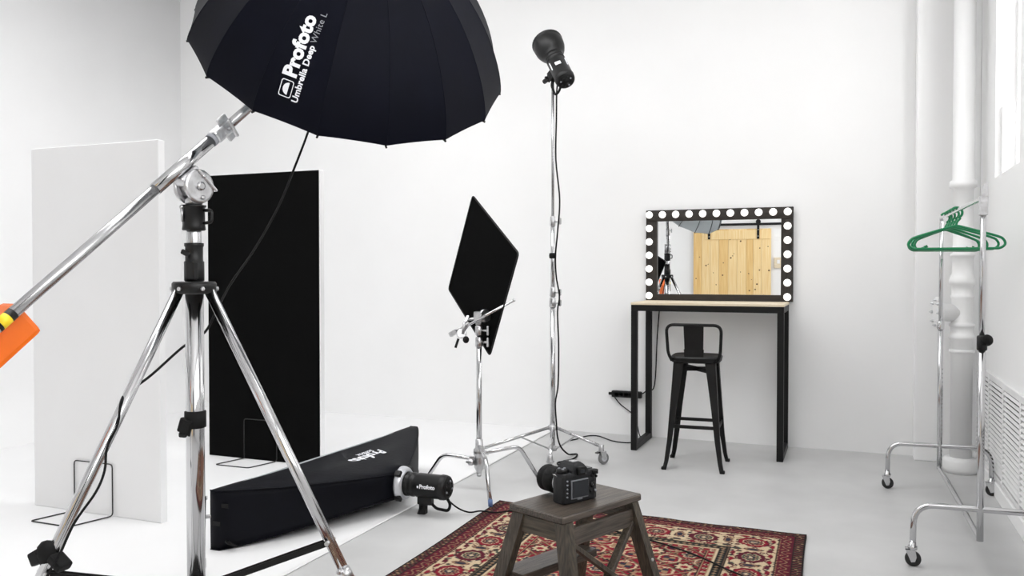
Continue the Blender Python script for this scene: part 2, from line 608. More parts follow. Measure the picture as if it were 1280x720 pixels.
# ================================================================== RUG
def build_rug():
    x0, x1, y0, y1 = -1.856, -0.177, 1.95, 4.45
    cx_, cy_ = (x0 + x1) / 2, (y0 + y1) / 2
    W, L = x1 - x0, y1 - y0
    st = 0.0055
    nx, ny = int(W / st), int(L / st)
    CREAM, RED, MAR, DK, NAVY, TAN, GRN, BR = ((.52, .41, .27), (.205, .008, .021), (.080, .008, .018), (.012, .009, .010),
                                              (.022, .022, .040), (.28, .17, .10), (.035, .055, .042), (.085, .055, .035))
    rnd = random.Random(3)
    H = {}

    def hsh(i, j, s=0):
        k = (i, j, s)
        if k not in H:
            H[k] = rnd.random()
        return H[k]

    def ell(u, v, a, b):
        return (u / a) ** 2 + (v / b) ** 2

    def flower(u, v, r, petals=8, ph=0.0):
        """0 outside .. 3 core"""
        d = math.hypot(u, v)
        if d > r * 1.15:
            return 0
        a = math.atan2(v, u)
        edge = r * (0.86 + 0.16 * math.cos(petals * a + ph))
        if d > edge: return 0
        if d > edge * .76: return 1
        if d > edge * .36: return 2
        return 3

    def small(s, t, cell, seed, pal, bgc, dens=.72):
        """sprinkled blossoms and leaves in cells"""
        i, j = math.floor(s / cell), math.floor(t / cell)
        h = hsh(i, j, seed)
        u, v = s - (i + .5) * cell, t - (j + .5) * cell
        u += (hsh(i, j, seed + 1) - .5) * cell * .35
        v += (hsh(i, j, seed + 2) - .5) * cell * .35
        if h > dens:
            return bgc
        c = pal[int(h / dens * len(pal)) % len(pal)]
        if h < dens * .5:
            f = flower(u, v, cell * .46, 5 + int(h * 37) % 4, h * 9)
            if f == 1: return c
            if f == 2: return pal[(pal.index(c) + 1) % len(pal)]
            if f == 3: return bgc if h < .2 else DK
        else:
            a = h * 40
            uu, vv = u * math.cos(a) + v * math.sin(a), -u * math.sin(a) + v * math.cos(a)
            if ell(uu, vv - 6 * uu * uu, cell * .5, cell * .2) < 1:
                return c
        return bgc

    def colour(x, y):
        ax_, ay_ = W / 2 - abs(x), L / 2 - abs(y)
        if ax_ < ay_:
            d, s, n_ = ax_, y, L
        else:
            d, s, n_ = ay_, x, W
        if d < .010: return DK
        if d < .045:
            k = (math.floor(s / .011) + math.floor(d / .009)) % 3
            return BR if k == 0 else (TAN if (k == 1 and hsh(math.floor(s / .011), math.floor(d / .009), 77) > .7) else (MAR if k == 1 else DK))
        if d < .050: return DK
        if d < .120:                        # maroon guard with a running vine
            t = d - .085
            if abs(t) > .030: return TAN if (math.floor(s / .012) % 2) else MAR
            if abs(t - .014 * math.sin(s * 2 * PI / .09)) < .0028: return TAN
            u = (s / .045) % 1 - .5
            k = math.floor(s / .045)
            f = flower(u * .045, t + .016 * math.sin((k + .5) * PI), .012, 5)
            if f: return (RED, TAN, DK)[f - 1]
            return MAR
        if d < .126: return DK
        if d < .335:                        # cream main border with red medallions
            t = d - .2305
            per = n_ / round(n_ / .235)
            k = math.floor(s / per)
            u = s - (k + .5) * per
            e = ell(u, t, .075, .066) * (1 + .10 * math.cos(10 * math.atan2(t, u)))
            if e < 1:
                if e > .80: return MAR
                if e > .42: return RED if (k % 2 == 0) else MAR
                if e > .34: return CREAM
                f = flower(u, t, .034, 8)
                if f == 3: return CREAM
                if f == 2: return NAVY
                return TAN if f else (GRN if k % 2 else MAR)
            u2 = abs(u) - per / 2
            e2 = ell(u2, t, .022, .045)
            if e2 < 1: return NAVY if e2 < .4 else (TAN if e2 < .75 else MAR)
            for sg in (-1, 1):
                if abs(t - sg * (.078 + .012 * math.sin(s * 2 * PI / per * 2))) < .004: return MAR
                if ell(u - .045 * sg, abs(t) - .085, .026, .010) < 1: return RED
                if ell(u2, t - sg * .078, .020, .014) < 1: return GRN if sg > 0 else MAR
            return small(s, d, .034, 11, [DK, MAR, TAN, GRN, TAN, NAVY], CREAM, .66)
        if d < .341: return DK
        if d < .385:                        # dark guard stripe
            u = (s / .03) % 1 - .5
            t = d - .363
            if abs(u) * .03 + abs(t) < .010: return TAN
            if abs(u) * .03 + abs(t) < .014: return GRN
            return DK if abs(t) < .017 else BR
        if d < .392: return CREAM
        if d < .43:                          # narrow red and cream stripe
            u = (s / .05) % 1 - .5
            t = d - .411
            f = flower(u * .05, t, .016, 6)
            return (MAR, CREAM, DK)[f - 1] if f else (TAN if abs(t) > .014 else RED)
        if d < .437: return DK
        # field: repeating rosettes, diamond lattice and sprays on red
        px_, py_ = abs(x) + .07, y + 2.0
        p = .165
        i, j = math.floor(px_ / p), math.floor(py_ / p)
        u, v = px_ - (i + .5) * p, py_ - (j + .5) * p
        odd = (i + j) % 2
        f = flower(u, v, (.056 if odd else .042), 8 if odd else 6, .4)
        if f == 1: return DK if odd else CREAM
        if f == 2: return (CREAM if odd else NAVY) if hsh(i, j, 5) > .35 else TAN
        if f == 3: return RED if odd else TAN
        q = abs(abs(u) + abs(v) - .082)
        if q < .004: return TAN
        if q < .008: return DK
        r_ = math.hypot(abs(u) - .07, abs(v) - .07)
        if abs(r_ - .035) < .0045: return CREAM
        if r_ < .016: return NAVY if odd else TAN
        return small(px_, py_, .030, 31, [MAR, CREAM, NAVY, TAN, MAR, DK], RED, .62)

    vs, cols, fs = [], [], []
    for j in range(ny + 1):
        y = -L / 2 + L * j / ny
        for i in range(nx + 1):
            x = -W / 2 + W * i / nx
            yy = y + (0.010 * math.sin(x * 5.2 + .6) + .006 * math.sin(x * 13)) * max(0, (y - L / 2 + .8) / .8)
            xx = x + .006 * math.sin(y * 4.1) * abs(x) / (W / 2)
            back = max(0.0, (y - L / 2 + .10) / .10)
            zz = .0105 + .0012 * math.sin(x * 7 + y * 3) + back * (.006 * max(0, math.sin(x * 6.3 + 1.9)) )
            vs.append((xx, yy, zz))
            c = colour(x + 1e-5, y + 1e-5)
            cols.append((*c, 1.0))
    for j in range(ny):
        for i in range(nx):
            a = j * (nx + 1) + i
            fs.append((a, a + 1, a + nx + 2, a + nx + 1))
    # skirt down to the floor
    ring = [i for i in range(nx + 1)] + [j * (nx + 1) + nx for j in range(1, ny + 1)] + \
           [ny * (nx + 1) + i for i in range(nx - 1, -1, -1)] + [j * (nx + 1) for j in range(ny - 1, 0, -1)]
    b0 = len(vs)
    for i in ring:
        p = vs[i]
        vs.append((p[0], p[1], 0.0005))
        cols.append((*DK, 1.0))
    n = len(ring)
    for k in range(n):
        fs.append((ring[k], b0 + k, b0 + (k + 1) % n, ring[(k + 1) % n]))
    me = bpy.data.meshes.new('rug')
    me.from_pydata(vs, [], fs)
    at = me.color_attributes.new('weave', 'FLOAT_COLOR', 'POINT')
    flat = [c for col in cols for c in col]
    at.data.foreach_set('color', flat)
    me.materials.append(M['rug'])
    me.update()
    o = bpy.data.objects.new('rug', me)
    COL.objects.link(o)
    o.location = (cx_, cy_, 0)
    tag(o, 'red and cream patterned oriental rug under the wooden step stool', 'rug')


build_rug()

# ================================================================== V-FLAT BOARDS
def foam_board(name, label, x0, x1, y, black):
    th, h = 0.045, 2.02
    t = thing(name, label, 'board', ((x0 + x1) / 2, y, CZ), 0)
    MB().box(((x0 + x1) / 2, y + th / 2, CZ + h / 2), (x1 - x0, th, h), bev=.003).part('foam_core', 'foam', t)
    if black:
        MB().box(((x0 + x1) / 2 - .004, y - .002, CZ + h / 2), (x1 - x0 - .012, .004, h - .004)).part('black_face', 'blackboard', t)
    return t


foam_board('foam_board', 'tall white foam board standing on the white floor', -4.285, -3.355, 3.405, False)
foam_board('foam_board', 'tall foam board with a black face and white edges', -4.29, -3.33, 4.82, True)


def wire_foot(label, x0, x1, y, zt, yf, skew=0.0):
    z = CZ + .004
    r = .0035
    loop = [(x0, y, z + .002), (x0 - skew, yf, z), (x1 - skew, yf, z), (x1, y, z + .002), (x1, y, zt), (x0, y, zt), (x0, y, z + .004)]
    MB().tube(fillet(loop, .02, 3), r, 6).lone('wire_foot', 'wire', label, 'stand', 'wire feet of the foam boards')


wire_foot('bent black wire foot in front of the white foam board', -3.965, -3.685, 3.395, .29, 3.17, .06)
wire_foot('bent black wire foot in front of the black faced board', -3.97, -3.69, 4.808, .29, 4.58, .06)

# ================================================================== TABLE, MIRROR, BAR STOOL
TX0, TX1, TY0, TY1, TZ = -1.498, -0.412, 6.13, 6.66, 1.095
tb = thing('vanity_table', 'tall narrow vanity table with black square steel frame and pale wooden top', 'table', ((TX0 + TX1) / 2, (TY0 + TY1) / 2, 0))
s_ = .045
MB().box(((TX0 + TX1) / 2, (TY0 + TY1) / 2, TZ - .0), (TX1 - TX0 + .004, TY1 - TY0 + .004, .018), bev=.002).part('table_top', 'tabletop', tb)
zt = TZ - .009 - s_ / 2
m = MB()
m.box(((TX0 + TX1) / 2, TY0 + s_ / 2, zt), (TX1 - TX0, s_, s_), bev=.002)
m.box(((TX0 + TX1) / 2, TY1 - s_ / 2, zt), (TX1 - TX0, s_, s_), bev=.002)
for x in (TX0 + s_ / 2, TX1 - s_ / 2):
    m.box((x, (TY0 + TY1) / 2, zt), (s_, TY1 - TY0 - 2 * s_, s_), bev=.002)
m.part('top_frame', 'blackmetal', tb)
for x in (TX0 + s_ / 2, TX1 - s_ / 2):
    for y in (TY0 + s_ / 2, TY1 - s_ / 2):
        MB().box((x, y, (zt - s_ / 2) / 2), (s_, s_, zt - s_ / 2), bev=.002).part('leg', 'blackmetal', tb)
    MB().box((x, (TY0 + TY1) / 2, s_ / 2 + .001), (s_, TY1 - TY0 - 2 * s_, s_), bev=.002).part('foot_rail', 'blackmetal', tb)

MX0, MX1, MZ0, MZ1 = -1.505, -0.384, TZ + .0095, 1.822
MY = 6.655          # front face of the frame
mr = thing('vanity_mirror', 'dressing room mirror in a dark wood frame ringed with round white bulbs', 'mirror', ((MX0 + MX1) / 2, MY, MZ0))
fw, fb = .088, .050
MB().box(((MX0 + MX1) / 2, MY + .018, MZ1 - fw / 2), (MX1 - MX0, .036, fw), bev=.002).part('frame_board', 'darkwood', mr)
MB().box(((MX0 + MX1) / 2, MY + .018, MZ0 + fb / 2), (MX1 - MX0 - 2 * fw, .036, fb), bev=.002).part('frame_board', 'darkwood', mr)
for x in (MX0 + fw / 2, MX1 - fw / 2):
    MB().box((x, MY + .018, (MZ0 + MZ1 - fw) / 2), (fw, .036, MZ1 - MZ0 - fw), bev=.002).part('frame_board', 'darkwoodv', mr)
MB().box(((MX0 + MX1) / 2, MY + .028, (MZ0 + fb + MZ1 - fw) / 2), (MX1 - MX0 - 2 * fw, .010, MZ1 - MZ0 - fw - fb)).part('mirror_glass', 'mirror', mr)
bulb = MB().lathe([(1e-6, .078), (.012, .0765), (.022, .071), (.0285, .061), (.0305, .050), (.0285, .039), (.022, .029), (.015, .022), (.013, .016)],
                  Matrix.Rotation(PI / 2, 4, 'X') @ Matrix.Diagonal((.93, .93, .95, 1)), 18, caps=False).mesh('bulb', 'bulb')
sock = MB().lathe([(.021, 0), (.021, .008), (.0145, .010), (.0145, .018)], Matrix.Rotation(PI / 2, 4, 'X'), 16).mesh('socket', 'blackpl')
bp_ = []
xa, xb = MX0 + .036, MX1 - .038
za, zb = MZ1 - .040, MZ0 + .038
for k in range(11):
    bp_.append((xa + (xb - xa) * k / 10, za))
for k in range(1, 7):
    z = za + (zb - za) * k / 6
    bp_ += [(xa, z), (xb, z)]
for (x, z) in bp_:
    b_ = piece('bulb', bulb, mr, (x - (MX0 + MX1) / 2, 0, z - MZ0))
    piece('socket', sock, b_)

# bar stool
BS = (-0.96, 5.815)
st = thing('bar_stool', 'black metal bar stool with a low back in front of the vanity table', 'stool', (BS[0], BS[1], 0), math.radians(2.5))
R = ROOT[st.name]
SZ = .762
m = MB(R)
n_ = 28
def rsq(h, p=4.5):
    out = []
    for k in range(n_):
        a = 2 * PI * k / n_
        c, s = math.cos(a), math.sin(a)
        r = h / (abs(c) ** p + abs(s) ** p) ** (1 / p)
        out.append((r * c, r * s))
    return out
rows = [(rsq(.150), SZ - .045), (rsq(.162), SZ - .04), (rsq(.168), SZ - .012), (rsq(.160), SZ), (rsq(.12), SZ - .006), (rsq(.03), SZ - .012)]
vs = [(x, y, z) for (ring, z) in rows for (x, y) in ring]
fs = [(i * n_ + k, i * n_ + (k + 1) % n_, (i + 1) * n_ + (k + 1) % n_, (i + 1) * n_ + k) for i in range(len(rows) - 1) for k in range(n_)]
fs += [list(range(n_))[::-1], list(range(5 * n_, 6 * n_))]
m.add(vs, fs, False)
m.part('seat', 'blackmetal', st)
for sx in (-1, 1):
    for sy in (-1, 1):
        m = MB(R)
        # folded sheet leg: wide at the top, tapering down, kicked out at the foot
        secs = [(.138, .070, SZ - .03), (.146, .058, .60), (.160, .044, .40), (.174, .034, .20), (.190, .028, .06), (.202, .026, .0)]
        vs = []
        for (c, wd, z) in secs:
            vs += [(sx * c, sy * c, z), (sx * (c - wd), sy * c, z), (sx * (c - wd), sy * (c - .006), z), (sx * (c - .008), sy * (c - .008), z),
                   (sx * (c - .006), sy * (c - wd), z), (sx * c, sy * (c - wd), z)]
        k6 = 6
        fs = [(i * k6 + k, i * k6 + (k + 1) % k6, (i + 1) * k6 + (k + 1) % k6, (i + 1) * k6 + k) for i in range(len(secs) - 1) for k in range(k6)]
        fs += [(0, 1, 2, 3, 4, 5), tuple(range(30, 36))]
        m.add(vs, fs)
        lg = m.part('leg', 'blackmetal', st)
        MB(R).box((sx * .192, sy * .192, .010), (.032, .032, .020), bev=.004).part('foot_cap', 'blackrub', lg)
zr = .29
cr = .158
for (a, b) in (((-cr, -cr), (cr, -cr)), ((cr, -cr), (cr, cr)), ((cr, cr), (-cr, cr)), ((-cr, cr), (-cr, -cr))):
    MB(R).bar((a[0], a[1], zr), (b[0], b[1], zr), .010, .022).part('foot_rest', 'blackmetal', st)
for sg in (-1, 1):
    MB(R).bar((-.13, -sg * .13, SZ - .085), (.13, sg * .13, SZ - .085 - .02), .006, .03).part('cross_brace', 'blackmetal', st)
yb = -.155
MB(R).tube(fillet([(-.150, yb + .02, SZ - .03), (-.172, yb, SZ + .02), (-.182, yb - .03, SZ + .215), (.182, yb - .03, SZ + .215), (.172, yb, SZ + .02), (.150, yb + .02, SZ - .03)], .055, 6), .0105, 10).part('back_frame', 'blackmetal', st)
m = MB(R)
for (z0, z1, y0_, y1_) in ((SZ - .035, SZ + .05, yb - .004, yb - .008), (SZ + .05, SZ + .21, yb - .008, yb - .03)):
    vs = [(-.062, y0_, z0), (.062, y0_, z0), (.066, y1_, z1), (-.066, y1_, z1)]
    vs += [(x, y + .004, z) for (x, y, z) in vs]
    m.add(vs, [(0, 1, 2, 3), (7, 6, 5, 4), (0, 4, 5, 1), (1, 5, 6, 2), (2, 6, 7, 3), (3, 7, 4, 0)])
sp = m.part('back_splat', 'blackmetal', st)
for x in (-.045, .045):
    MB(R).lathe([(.006, 0), (.006, .003), (1e-6, .005)], xf((x, yb - .006, SZ - .018), frame_from((0, -1, 0))), 8).part('rivet', 'satin', sp)

# power strip on the wall left of the table
ps = thing('power_strip', 'black power strip fixed to the back wall left of the table', 'power strip', (-1.665, YB, .31))
MB().box((-1.665, YB - .022, .335), (.25, .044, .055), bev=.012).part('housing', 'blackpl', ps)
for k in range(5):
    MB().lathe([(.019, 0), (.019, .003), (.016, .003), (.015, -.004)], xf((-1.745 + k * .040, YB - .044, .335), frame_from((0, -1, 0))), 14).part('socket', 'blackrub', ps)
MB().tube([(-1.79, YB - .022, .335), (-1.815, YB - .022, .335)], .012, 8).part('cord_grip', 'blackrub', ps)

# ================================================================== CLOTHES RACK AND HANGERS
RT = 1.655
rk = thing('clothes_rack', 'chrome rolling clothes rack beside the right wall', 'clothes rack', (.535, 4.92, 0))
ends = [(.55, 4.20, .28, .83), (.52, 5.65, .233, .80)]
for (xp, yp, xa, xb) in ends:
    MB().tube(fillet([(xa, yp - .02, .09), (xa + .005, yp - .01, .28), (xb - .005, yp + .01, .28), (xb, yp + .02, .09)], .09, 7), .0135, 12).part('base_tube', 'chrome', rk)
    MB().tube([(xp, yp, .14), (xp, yp, 1.02)], .0145, 12).part('lower_post', 'chrome', rk)
    MB().tube([(xp, yp, 1.02), (xp, yp, RT)], .0115, 12).part('upper_post', 'chrome', rk)
    for (x, dy) in ((xa, -.02), (xb, .02)):
        y = yp + dy
        h = MB()
        h.lathe([(.016, .075), (.020, .078), (.020, .092), (.0145, .095), (.0145, .11)], xf((x, y, 0)), 14)
        for s in (-1, 1):
            h.prism([(-.022, .080), (.020, .080), (.026, .045), (.020, .024), (.004, .020)], .003, xf((x - .01, y + s * .0145, 0), Matrix(((1, 0, 0), (0, 0, -1), (0, 1, 0)))))
        h.box((x - .008, y, .078), (.046, .032, .004))
        cs = h.part('caster_fork', 'chrome', rk)
        MB().lathe([(.008, -.011), (.030, -.011), (.034, -.007), (.034, .007), (.030, .011), (.008, .011)], xf((x + .002, y, .0345), frame_from((0, 1, 0))), 22).part('wheel', 'sole', cs)
(xp, yp, _, _), (xq, yq, _, _) = ends
MB().tube(fillet([(xp, yp, .17), (xp, yp, .15), (xq, yq, .15), (xq, yq, .17)], .03, 5), .0135, 12).part('bottom_rail', 'chrome', rk)
MB().tube(fillet([(xp, yp, RT - .03), (xp, yp, RT), (xq, yq, RT), (xq, yq, RT - .06)], .03, 5), .0105, 12).part('hanging_rail', 'chrome', rk)
br_ = MB().box((xp, yp, RT - .035), (.034, .034, .085), bev=.004).part('top_bracket', 'satin', rk)
MB().prism([(-.012, 0), (.012, 0), (.012, .05), (.004, .062), (-.006, .05)], .022, xf((xp + .003, yp - .008, RT + .005), Matrix(((1, 0, 0), (0, 0, -1), (0, 1, 0))))).part('end_hook', 'satin', br_)
# clamp with black wing knob at the joint of the nearer post
cl = MB().lathe([(.019, .985), (.021, .99), (.021, 1.045), (.017, 1.05)], xf((xp, yp, 0)), 16).part('clamp_collar', 'blackpl', rk)
MB().lathe([(.006, 0), (.006, .012), (.022, .014), (.026, .022), (.022, .032), (1e-6, .034)], xf((xp + .004, yp - .014, 1.03), frame_from((.55, -.83, 0.1))), 16).part('knob', 'blackrub', cl)
cl = MB().lathe([(.018, .985), (.020, .99), (.020, 1.03), (.0155, 1.035)], xf((xq, yq, 0)), 16).part('clamp_collar', 'chrome', rk)
m = MB()
for k in range(22):
    m.lathe([(.0032, 0), (.0032, .0012)], xf((xq + .0115, yq - .0082, .20 + k * .026), frame_from((.8, -.6, 0))), 6)
m.part('adjustment_holes', 'darkvoid', rk)


def hanger_mesh():
    m = MB()
    r = .0068
    # hook
    hk = [(0, 0, -.052), (0, 0, -.022)]
    for k in range(10):
        a = -PI / 2 + PI * 1.32 * k / 9
        hk.append((.028 * math.cos(a), 0, .028 * math.sin(a)))
    hk = [(-.002, 0, -.075), (.004, 0, -.048), (.018, 0, -.030)] + hk[3:]
    m.tube(catmull(hk, 3), .0064, 8)
    # shoulders and trouser bar, one rounded loop
    loop = [(0, 0, -.070), (.045, 0, -.080), (.19, 0, -.125), (.222, 0, -.145), (.228, 0, -.170), (.205, 0, -.188), (.16, 0, -.190),
            (0, 0, -.190), (-.16, 0, -.190), (-.205, 0, -.188), (-.228, 0, -.170), (-.222, 0, -.145), (-.19, 0, -.125), (-.045, 0, -.080)]
    m.tube(catmull(loop, 4, closed=True), r, 8, closed=True)
    # little notches that hold straps
    for s in (-1, 1):
        m.tube([(s * .15, 0, -.190), (s * .146, 0, -.174), (s * .138, 0, -.172)], .0038, 6)
    return m.mesh('hanger', 'green')


hm = hanger_mesh()
hl = ['green plastic hanger, the one nearest the bracket end of the rail', 'green plastic hanger, second from the bracket end of the rail',
      'green plastic hanger, third from the bracket end of the rail', 'green plastic hanger, fourth from the bracket end of the rail',
      'green plastic hanger, last before the wall end of the rail']
for k, (y, a) in enumerate(((5.03, 2), (5.15, 12), (5.27, 30), (5.38, 39), (5.49, 30))):
    o = bpy.data.objects.new('clothes_hanger', hm)
    COL.objects.link(o)
    t_ = (y - yp) / (yq - yp)
    o.location = (xp + (xq - xp) * t_, y, RT + .0112 - .028 + .0065)
    o.rotation_euler = (0, 0, math.radians(a))
    tag(o, hl[k], 'hanger', 'green hangers on the clothes rack')


# ================================================================== FLASH HEADS
def flash_head(name, label, mtx, group=None, reflector=False, ring=False, up=(0, 1, 0), rear=.20, r=.063, base=None, stand_side=None):
    """local z is the way the light points; local y is the underside (bracket)"""
    P = mtx @ Vector((0, 0, 0))
    t = thing(name, label, 'studio flash', base if base else P)
    if group: t['group'] = group
    MB().lathe([(r * .80, -rear), (r * .93, -rear + .004), (r, -rear + .02), (r * 1.02, -rear + .04), (r * .97, -rear + .045), (r * .97, -.02),
                (r * .93, -.015), (r * .93, .0), (r * .97, .004), (r * .97, .018), (r * .92, .022), (r * .92, .03), (r * .96, .034), (r * .96, .06), (r * .86, .062)],
               mtx, 28).part('body', 'blackpl', t)
    rp = MB().lathe([(r * .80, -rear - .0005), (r * .78, -rear - .004), (r * .30, -rear - .004), (r * .28, -rear - .010), (1e-6, -rear - .011)], mtx, 24).part('rear_panel', 'blackrub', t)
    for k in range(8):
        a = 2 * PI * k / 8 + .3
        p = mtx @ Vector((r * .55 * math.cos(a), r * .55 * math.sin(a), -rear - .004))
        MB().lathe([(.006, 0), (.006, .004), (.004, .005)], xf(p, mtx.to_3x3() @ Matrix.Rotation(PI, 3, 'X')), 8).part('button', 'greyprint' if k % 3 == 0 else 'blackpl', rp)
    # bracket, tilt joint, handle
    m = MB(mtx)
    m.box((0, r + .010, -.06), (.042, .05, .085), bev=.006)
    m.box((0, r + .045, -.045), (.030, .045, .040), bev=.006)
    bk_ = m.part('bracket', 'blackpl', t)
    MB(mtx).tube([(0, r + .045, -.045), (0, r + .095, -.025)], .017, 12).part('stand_socket', 'blackpl', bk_)
    MB(mtx).tube([(-.030, r + .05, -.045), (.030, r + .05, -.045)], .009, 10).part('tilt_bolt', 'blackrub', bk_)
    MB(mtx).tube(fillet([(0, r + .030, -.10), (0, r + .052, -.125), (0, r + .058, -rear + .0), (0, r + .020, -rear - .012), (0, r - .012, -rear + .01)], .022, 4), .0085, 8).part('handle', 'blackrub', t)
    if reflector:
        rf = MB()
        rf.lathe([(.060, .045), (.066, .05), (.068, .075), (.075, .085), (.095, .115), (.108, .155), (.112, .200), (.110, .222), (.114, .226), (.114, .232), (.108, .232), (.106, .200), (.100, .155), (.086, .115), (.060, .085)], mtx, 32, caps=False)
        rf.part('reflector', 'blackpl', t)
        MB().lathe([(1e-6, .10), (.025, .095), (.038, .075), (.040, .062)], mtx, 20, caps=False).part('flash_dome', 'print', t)
        zax = mtx.to_3x3() @ Vector((0, 0, 1))
        fy = Vector((.35, -.94, .0))
        fy = (fy - zax * fy.dot(zax)).normalized()
        ml = xf(P, Matrix((zax.cross(fy) * -1, -fy, zax)).transposed())
        for s in (-1, 1):
            MB(ml).box((s * r * .80, -r * .55, -.075), (.008, .008, .075), bev=.002).part('side_strip', 'print', t)
        MB(ml).box((0.006, -r * .96, -.095), (.042, .006, .030), bev=.001).part('label', 'print', t)
    if ring:
        # silver speed ring with dark clips
        rg = MB().lathe([(.068, .050), (.076, .050), (.088, .060), (.094, .080), (.094, .0905), (.070, .0905), (.070, .060)], mtx, 32, caps=False).part('speed_ring', 'silver', t)
        for k in range(4):
            a = PI / 4 + PI / 2 * k
            ry = Matrix.Rotation(a, 4, 'Z')
            MB(mtx @ ry).box((.096, 0, .073), (.022, .034, .036), bev=.005).part('rod_clip', 'blackpl', rg)
    return t


def letter_patch(body, size, bold, place, name, matname, parent, spacing=1.0):
    vs, fs = text_flat(body, size, bold, spacing)
    m = MB()
    m.add([place(x, y) for (x, y) in vs], fs)
    return m.part(name, matname, parent)


# ================================================================== STRIP SOFTBOX LYING ON THE FLOOR
SBX, SY0, SY1, SH = -2.765, 3.17, 4.99, .285
SC = Vector((-2.30, 4.085, .158))
sb = thing('strip_softbox', 'long black strip softbox lying on its side on the white floor', 'softbox', (SBX, (SY0 + SY1) / 2, CZ))


def sb_pt(side, s, t):
    """side 0 top,1 far end,2 bottom,3 near end; s along the edge 0..1; t 0 front rim .. 1 ring"""
    c = [(SY0, CZ + SH), (SY1, CZ + SH), (SY1, CZ + .002), (SY0, CZ + .002)]
    a, b = c[side], c[(side + 1) % 4]
    y, z = a[0] + (b[0] - a[0]) * s, a[1] + (b[1] - a[1]) * s
    a0 = {0: 3 * PI / 4, 1: PI / 4, 2: -PI / 4, 3: -3 * PI / 4}[side]
    an = a0 - PI / 2 * s
    ry, rz = SC.y + .085 * math.cos(an), SC.z + .085 * math.sin(an)
    wall = .16                                   # straight side near the rim
    if t < wall:
        q = t / wall
        lx = -.055 + .055 * q
        k = 0
    else:
        q = (t - wall) / (1 - wall)
        lx = (SC.x - SBX) * (q ** .95)
        k = q
    bulge = math.sin(PI * k) * .05
    yy = y + (ry - y) * (k - bulge * 1.3)
    zz = z + (rz - z) * (k - bulge * .3)
    if side == 0:
        zz -= .022 * math.sin(PI * s) ** 2 * math.sin(PI * min(1, t * 1.6 + .2)) + .006 * math.sin(9 * s + 6 * t) * math.sin(PI * s)
    if side == 2:
        zz = max(zz, CZ + .001)
    zz = max(zz, CZ + .001)
    skew = .085 * (yy - SY0) / (SY1 - SY0) * (1 - k)
    return Vector((SBX + lx + skew, yy, zz))


NSS, NTT = 30, 14
for side in range(4):
    m = MB()
    ns = NSS if side in (0, 2) else 8
    vs = [sb_pt(side, i / ns, j / NTT) for j in range(NTT + 1) for i in range(ns + 1)]
    fs = [(j * (ns + 1) + i, j * (ns + 1) + i + 1, (j + 1) * (ns + 1) + i + 1, (j + 1) * (ns + 1) + i) for j in range(NTT) for i in range(ns)]
    m.add(vs, fs, True)
    p = m.part('fabric_panel', 'fabric', sb)
    sol = p.modifiers.new('thickness', 'SOLIDIFY')
    sol.thickness = .003
    sol.offset = -1
    # seam piping along the corner
    MB().tube([sb_pt(side, 0, j / 20) for j in range(21)], .0035, 6).part('seam', 'fabric', p)
m = MB()
m.add([(SBX - .045, SY0 + .004, CZ + .004), (SBX + .04, SY1 - .004, CZ + .004), (SBX + .04, SY1 - .004, CZ + SH - .004), (SBX - .045, SY0 + .004, CZ + SH - .004)], [(0, 1, 2, 3)])
p = m.part('diffuser', 'umbin', sb)
sol = p.modifiers.new('thickness', 'SOLIDIFY'); sol.thickness = .003
# tabs and cord toggle on the near end
for (tt, ss, wd) in ((.10, .55, .05), (.18, .25, .03)):
    p = sb_pt(3, 1 - ss, tt)
    MB().box(p + Vector((.004, -.004, 0)), (.05, .005, .020), bev=.001).part('hook_tab', 'blackrub', sb)
p = sb_pt(3, .06, .20)
MB().tube(catmull([p + Vector(q) for q in ((-.02, -.004, .03), (.0, -.012, .012), (.035, -.02, .012), (.055, -.012, .004), (.03, -.006, .004), (.005, -.008, .02))], 4), .0055, 6).part('cord_toggle', 'blackrub', sb)


def sb_place(cy, cs, ct, sc_s):
    # text on the top panel, reads from the far end to the near end with its foot towards the front rim
    def f(x, y):
        s = cs - x / (SY1 - SY0)
        t = ct + y / .48
        e = .004
        p = sb_pt(0, s, t)
        n = (sb_pt(0, s + e, t) - p).cross(sb_pt(0, s, t + e) - p).normalized()
        if n.z < 0: n = -n
        return p + n * .003
    return f


letter_patch('Profoto', .13, .005, sb_place(0, .69, .36, 1), 'lettering', 'print', sb)
letter_patch('Softbox', .055, .001, sb_place(0, .66, .27, 1), 'lettering', 'print', sb)

hm_ = xf(SC + Vector((.095, 0, 0)), frame_from((-1, 0, 0), (0, 1, 0)))
# local y must point down
if (hm_.to_3x3() @ Vector((0, 1, 0))).z > 0:
    hm_ = hm_ @ Matrix.Rotation(PI, 4, 'Z')
fh = flash_head('studio_flash', 'black studio flash head plugged into the strip softbox on the floor', hm_, ring=True, r=.068, base=(SC.x + .2, SC.y, CZ))


def fh_place(ox, oz):
    def f(x, y):
        a = -(y + oz) / .068      # wrap round the body
        return Vector((SC.x + .15 + ox + x, SC.y - .0672 * math.cos(a), SC.z - .0672 * math.sin(a)))
    return f


letter_patch('Profoto', .030, .0014, fh_place(.0, .0), 'lettering', 'print', fh)
letter_patch('a', .0, 0, fh_place(0, 0), 'lettering', 'print', fh) if False else None
MB().box((SC.x + .141, SC.y - .0675, SC.z + .007), (.009, .001, .012)).part('logo_mark', 'print', fh)
# foot of the bracket that reaches the floor
MB().box((SC.x + .145, SC.y + .0, .026 + .0), (.03, .04, .05), bev=.006).part('bracket_foot', 'blackpl', fh)

# cable of this flash, over the rug
def cable(name, pts, label, r=.0042, n=5, group=None, mt='cable'):
    return MB().tube(catmull(pts, n), r, 6).lone(name, mt, label, 'cable', group, loc=None)


